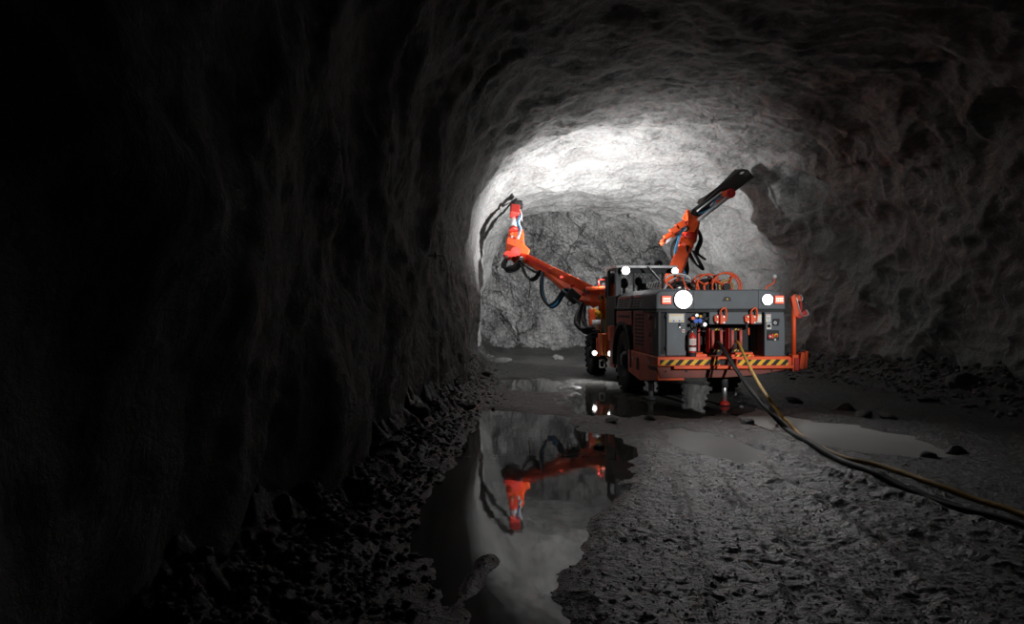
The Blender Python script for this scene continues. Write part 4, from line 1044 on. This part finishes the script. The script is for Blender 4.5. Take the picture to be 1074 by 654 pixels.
# ------------------------------------------------------------------ fire extinguisher (held in the compartment)
ex = empty('fire_extinguisher', Mw @ Vector((xr_(726), .0, zr(373.6))), YAW)
tag(ex, 'red fire extinguisher with white label standing on the rig rear bumper beside the grey cabinet', 'fire extinguisher')
m = MB(); R_ = .062; H_ = .40; m.lathe((0, 0, 0), (0, 0, 1), [(.001, 0), (R_ * .9, .0), (R_, .02), (R_, H_ - .06), (R_ * .8, H_ - .02), (R_ * .35, H_), (.02, H_ + .02), (.001, H_ + .02)], 28, M['red']); m.build('cylinder', ex)
m = MB(); m.lathe((0, 0, 0), (0, 0, 1), [(R_ + .003, .1), (R_ + .003, .16)], 28, M['white']); m.lathe((0, 0, 0), (0, 0, 1), [(R_ + .003, .2), (R_ + .003, .31)], 28, M['sticker'])
for k in range(5): m.box(-.03, .03, -R_ - .006, -R_ + .01, .215 + k * .018, .222 + k * .018, 0, M['red'])
m.build('paper_label', ex)
m = MB(); m.lathe((0, 0, 0), (0, 0, 1), [(R_ + .006, .17), (R_ + .006, .19)], 28, BK); m.lathe((0, 0, 0), (0, 0, 1), [(R_ + .006, .0), (R_ + .008, .07)], 28, BK); m.build('strap', ex)
m = MB(); m.cyl((0, 0, H_), (0, 0, H_ + .05), .02, n=12, mat=M['steel']); m.beam((-.02, 0, H_ + .05), (.07, 0, H_ + .08), .02, .012, bev=.002, mat=BK); m.beam((-.02, 0, H_ + .03), (.07, 0, H_ + .04), .02, .012, bev=.002, mat=BK); m.build('valve_handle', ex)
m = MB(); m.tube([(-.01, -.01, H_ + .03), (-.06, -.02, H_), (-.075, -.02, .25), (-.07, -.02, .12)], .011, 7, mat=BK); m.build('nozzle_hose', ex)

# ------------------------------------------------------------------ trailing cable and water hose
def ground_path(lst, r):
    out_ = []
    for (px, py, air) in lst:
        if air is None:
            x, y = gp(px, py, .05); out_.append(Vector((x, y, max(gz(x, y), 0) + r)))
        else: out_.append(Pw(px, py, air))
    return out_
cab_pts = [(750.5, 358, 11.95), (752, 358.5, 11.75), (755, 361, 11.55), (760, 368, 11.3), (770, 384, 10.9), (786, 407, 10.4), (806, 430, 9.75), (826, 449, None), (850, 466, None), (880, 484, None), (915, 500, None), (950, 514, None), (990, 528, None), (1030, 541, None), (1074, 556, None), (1130, 578, None), (1230, 612, None)]
def lift(pts, r):
    s2 = spline(pts, 12); res = []
    for p in s2:
        q2 = p.copy()
        g_ = max(gz(p.x, p.y), WATER) + r * .8
        if q2.z < g_: q2.z = g_
        res.append(q2)
    return res
pc = ground_path(cab_pts, .03)
m = MB(); m.tube(lift(pc, .033), .033, 12, raw=True, mat=M['cable']); o = m.build('power_cable'); tag(o, 'thick black power cable trailing from the rig across the ground to the lower right', 'cable')
pc2 = [Vector((p.x + (.06 if i > 6 else 0) + 0, p.y - (.05 if i > 6 else 0), p.z)) for i, p in enumerate(ground_path([(752, 359, 12.1), (753.5, 360.5, 11.75), (757, 363, 11.6), (762, 370, 11.35), (772, 385.5, 10.95), (788, 408, 10.4), (808, 431.5, 9.7), (828, 451, None), (852, 468.5, None), (882, 486.5, None), (917, 503, None), (952, 517.5, None), (992, 533, None), (1032, 547, None), (1074, 562, None), (1130, 586, None), (1230, 622, None)], .02))]
m = MB(); m.tube(lift(pc2, .022), .02, 10, raw=True, mat=M['cable']); o = m.build('control_cable'); tag(o, 'thinner black cable lying along the near side of the thick black cable', 'cable')
hp = [(771.5, 358, 11.95), (773, 358.5, 11.75), (775.5, 361.5, 11.55), (779, 369, 11.3), (786, 384, 10.95), (796, 402, 10.4), (808, 420, 9.8), (822, 437, None), (840, 454, None), (862, 470, None), (888, 481.5, None), (918, 489.5, None), (950, 500, None), (985, 512, None), (1030, 526, None), (1074, 540, None), (1130, 560, None), (1230, 590, None)]
ph = ground_path(hp, .022)
m = MB(); m.tube(lift(ph, .024), .024, 12, raw=True, mat=M['yellow_hose']); o = m.build('water_hose'); tag(o, 'yellow water hose trailing from the right cable guide of the rig to the right edge', 'hose')

# ------------------------------------------------------------------ loose rocks
def rock_mesh(seed, s):
    rnd = random.Random(seed)
    bm = bmesh.new(); bmesh.ops.create_icosphere(bm, subdivisions=3, radius=1)
    pl_ = [(Vector((rnd.gauss(0, 1), rnd.gauss(0, 1), rnd.gauss(0, 1))).normalized(), rnd.uniform(.55, .85)) for _ in range(11)]
    for v in bm.verts:
        for n_, d_ in pl_:
            t = v.co.dot(n_) - d_
            if t > 0: v.co -= n_ * t
        v.co.x *= s[0]; v.co.y *= s[1]; v.co.z *= s[2]
    me = bpy.data.meshes.new('rock'); bm.to_mesh(me); bm.free(); me.materials.append(M['stone'])
    return me
protos = [rock_mesh(i, s) for i, s in enumerate([(1, .8, .5), (1, 1, .65), (1.2, .7, .4), (.9, .9, .7), (1.3, .8, .35)])]
named = [
 (888, 432, .20, 'block of rock behind the pale puddle, right of the yellow hose'),
 (908, 441, .17, 'flat dark rock at the far rim of the pale right puddle'),
 (932, 442, .16, 'low jagged rock right of the flat rock at the far rim of the pale puddle'),
 (1012, 416, .34, 'large boulder at the foot of the right wall near the right edge'),
 (975, 424, .20, 'angular rock left of the large boulder at the foot of the right wall'),
 (1005, 476, .14, 'dark rock at the right tip of the pale puddle'),
 (978, 482, .10, 'small rock on the near rim of the pale puddle by its right tip'),
 (834, 424, .16, 'rock lying between the rig arm and the pale puddle'),
 (629, 470, .10, 'small rock poking out of the right side of the mirror puddle'),
 (642, 446, .12, 'flat rock on the mud bar between the mirror puddle and the dark puddle'),
 (682, 444, .10, 'small flat rock on the mud bar under the left support jack'),
 (786, 447, .11, 'rock between the centre puddle and the black cable'),
 (486, 438, .20, 'rock at the left wall foot beside the far end of the mirror puddle'),
 (438, 470, .16, 'rock at the left wall foot beside the middle of the mirror puddle'),
 (410, 512, .13, 'rock at the left wall foot left of the widest part of the mirror puddle'),
 (508, 400, .26, 'rock at the left wall foot below the bright strip of wall'),
 (372, 590, .09, 'stone in the near left rubble by the mirror puddle'),
 (527, 381, .30, 'rock heaped at the foot of the rock face left of the front wheel'),
 (585, 378, .22, 'rock at the foot of the rock face behind the left boom hoses'),
]
for i, (px, py, sz, lb) in enumerate(named):
    x, y = gp(px, py); y += .05
    o = bpy.data.objects.new('rock', protos[i % 5]); COL.objects.link(o)
    o.scale = (sz, sz, sz); o.rotation_euler = (random.uniform(-.2, .2), random.uniform(-.2, .2), random.uniform(0, 6.28)); o.location = (x, y, max(gz(x, y), -.02) + sz * .12)
    tag(o, lb, 'rock', 'loose rocks on the tunnel floor')

# rubble and gravel: uncountable, one object each
def scatter(name, n, fn, szr, label, cat):
    base_ = [rock_mesh(50 + k, (1, random.uniform(.7, 1), random.uniform(.5, .8))) for k in range(4)]
    # low-poly version
    vs_all = []; f_all = []; off = 0
    lows = []
    for k in range(5):
        bm = bmesh.new(); bmesh.ops.create_icosphere(bm, subdivisions=1, radius=1)
        rnd = random.Random(k)
        for v in bm.verts: v.co *= rnd.uniform(.7, 1.15); v.co.z *= .7
        bm.verts.ensure_lookup_table()
        lows.append((np.array([v.co[:] for v in bm.verts]), np.array([[v.index for v in f.verts] for f in bm.faces]))); bm.free()
    pts = []
    while len(pts) < n:
        p = fn()
        if p is not None: pts.append(p)
    xs_ = np.array([p[0] for p in pts]); ys_ = np.array([p[1] for p in pts])
    hs = ground_h(xs_, ys_)
    for i in range(n):
        if hs[i] < 0.0: continue
        V, Fc = lows[i % 5]; a = random.uniform(0, 6.28); s2 = random.uniform(*szr) * random.choice((.5, .7, 1))
        c_, sn_ = math.cos(a), math.sin(a)
        W = np.stack([(V[:, 0] * c_ - V[:, 1] * sn_) * s2 * random.uniform(.8, 1.4) + xs_[i], (V[:, 0] * sn_ + V[:, 1] * c_) * s2 + ys_[i], V[:, 2] * s2 + hs[i] + s2 * .25], 1)
        vs_all.append(W); f_all.append(Fc + off); off += len(V)
    VV = np.concatenate(vs_all); FF = np.concatenate(f_all)
    me = bpy.data.meshes.new(name); me.vertices.add(len(VV)); me.vertices.foreach_set('co', VV.reshape(-1).astype(np.float32))
    me.loops.add(len(FF) * 3); me.loops.foreach_set('vertex_index', FF.reshape(-1).astype(np.int32))
    me.polygons.add(len(FF)); me.polygons.foreach_set('loop_start', np.arange(0, len(FF) * 3, 3, dtype=np.int32)); me.polygons.foreach_set('loop_total', np.full(len(FF), 3, dtype=np.int32))
    me.update(calc_edges=True); me.materials.append(M['grit'] if cat == 'gravel' else M['stone'])
    o = bpy.data.objects.new(name, me); COL.objects.link(o); tag(o, label, cat, kind='stuff')
    for b2 in base_: bpy.data.meshes.remove(b2)
def f_gravel():
    y = 2.4 * (14 / 2.4) ** random.random(); x = random.uniform(-.9, min(8.0, .9 * y + .5)); return (x, y)
def f_left():
    y = 2.6 * (24 / 2.6) ** random.random(); return (float(xl(y)) + abs(random.gauss(.1, .38)), y)
def f_right():
    y = random.uniform(8, 22); return (float(xr(y)) - abs(random.gauss(.1, .8)), y)
scatter('gravel', 16000, f_gravel, (.003, .010), 'fine wet gravel and grit scattered over the muddy ground', 'gravel')
scatter('rubble', 4200, f_left, (.008, .042), 'broken rock rubble heaped along the foot of the left wall', 'rubble')
scatter('rubble', 2600, f_right, (.02, .08), 'broken rock rubble heaped along the foot of the right wall', 'rubble')

# rock bolts sticking out of the shell
for (p, d_, lb) in ((Pw(458, 268, 9.5), Vector((1, -.1, .0)), 'thin steel rock bolt sticking out of the left wall'),
                    (Pw(577, 118, 16.6), Vector((.25, -.1, -.9)), 'thin steel rock bolt hanging from the bright roof')):
    m = MB(); d_.normalize(); m.cyl(p - d_ * .12, p + d_ * .12, .011, n=8, mat=M['steel']); m.beam(p - d_ * .02, p, .09, .09, bev=.004, mat=GD)
    o = m.build('rock_bolt'); tag(o, lb, 'rock bolt')

# ------------------------------------------------------------------ world, camera, colour
w = bpy.data.worlds.new('World'); scene.world = w; w.use_nodes = True
w.node_tree.nodes['Background'].inputs[0].default_value = (0.5, 0.5, 0.5, 1); w.node_tree.nodes['Background'].inputs[1].default_value = 0.0004
cam = bpy.data.cameras.new('camera'); co = bpy.data.objects.new('camera', cam); COL.objects.link(co)
co.location = (0, 0, CAMZ); co.rotation_euler = (math.pi / 2, 0, 0); cam.sensor_width = 36; cam.lens = 36 * F / 1074; cam.clip_start = .05
scene.camera = co
scene.view_settings.view_transform = 'Standard'; scene.view_settings.look = 'None'; scene.view_settings.gamma = 1; scene.view_settings.use_curve_mapping = False
scene.view_settings.exposure = 0.0
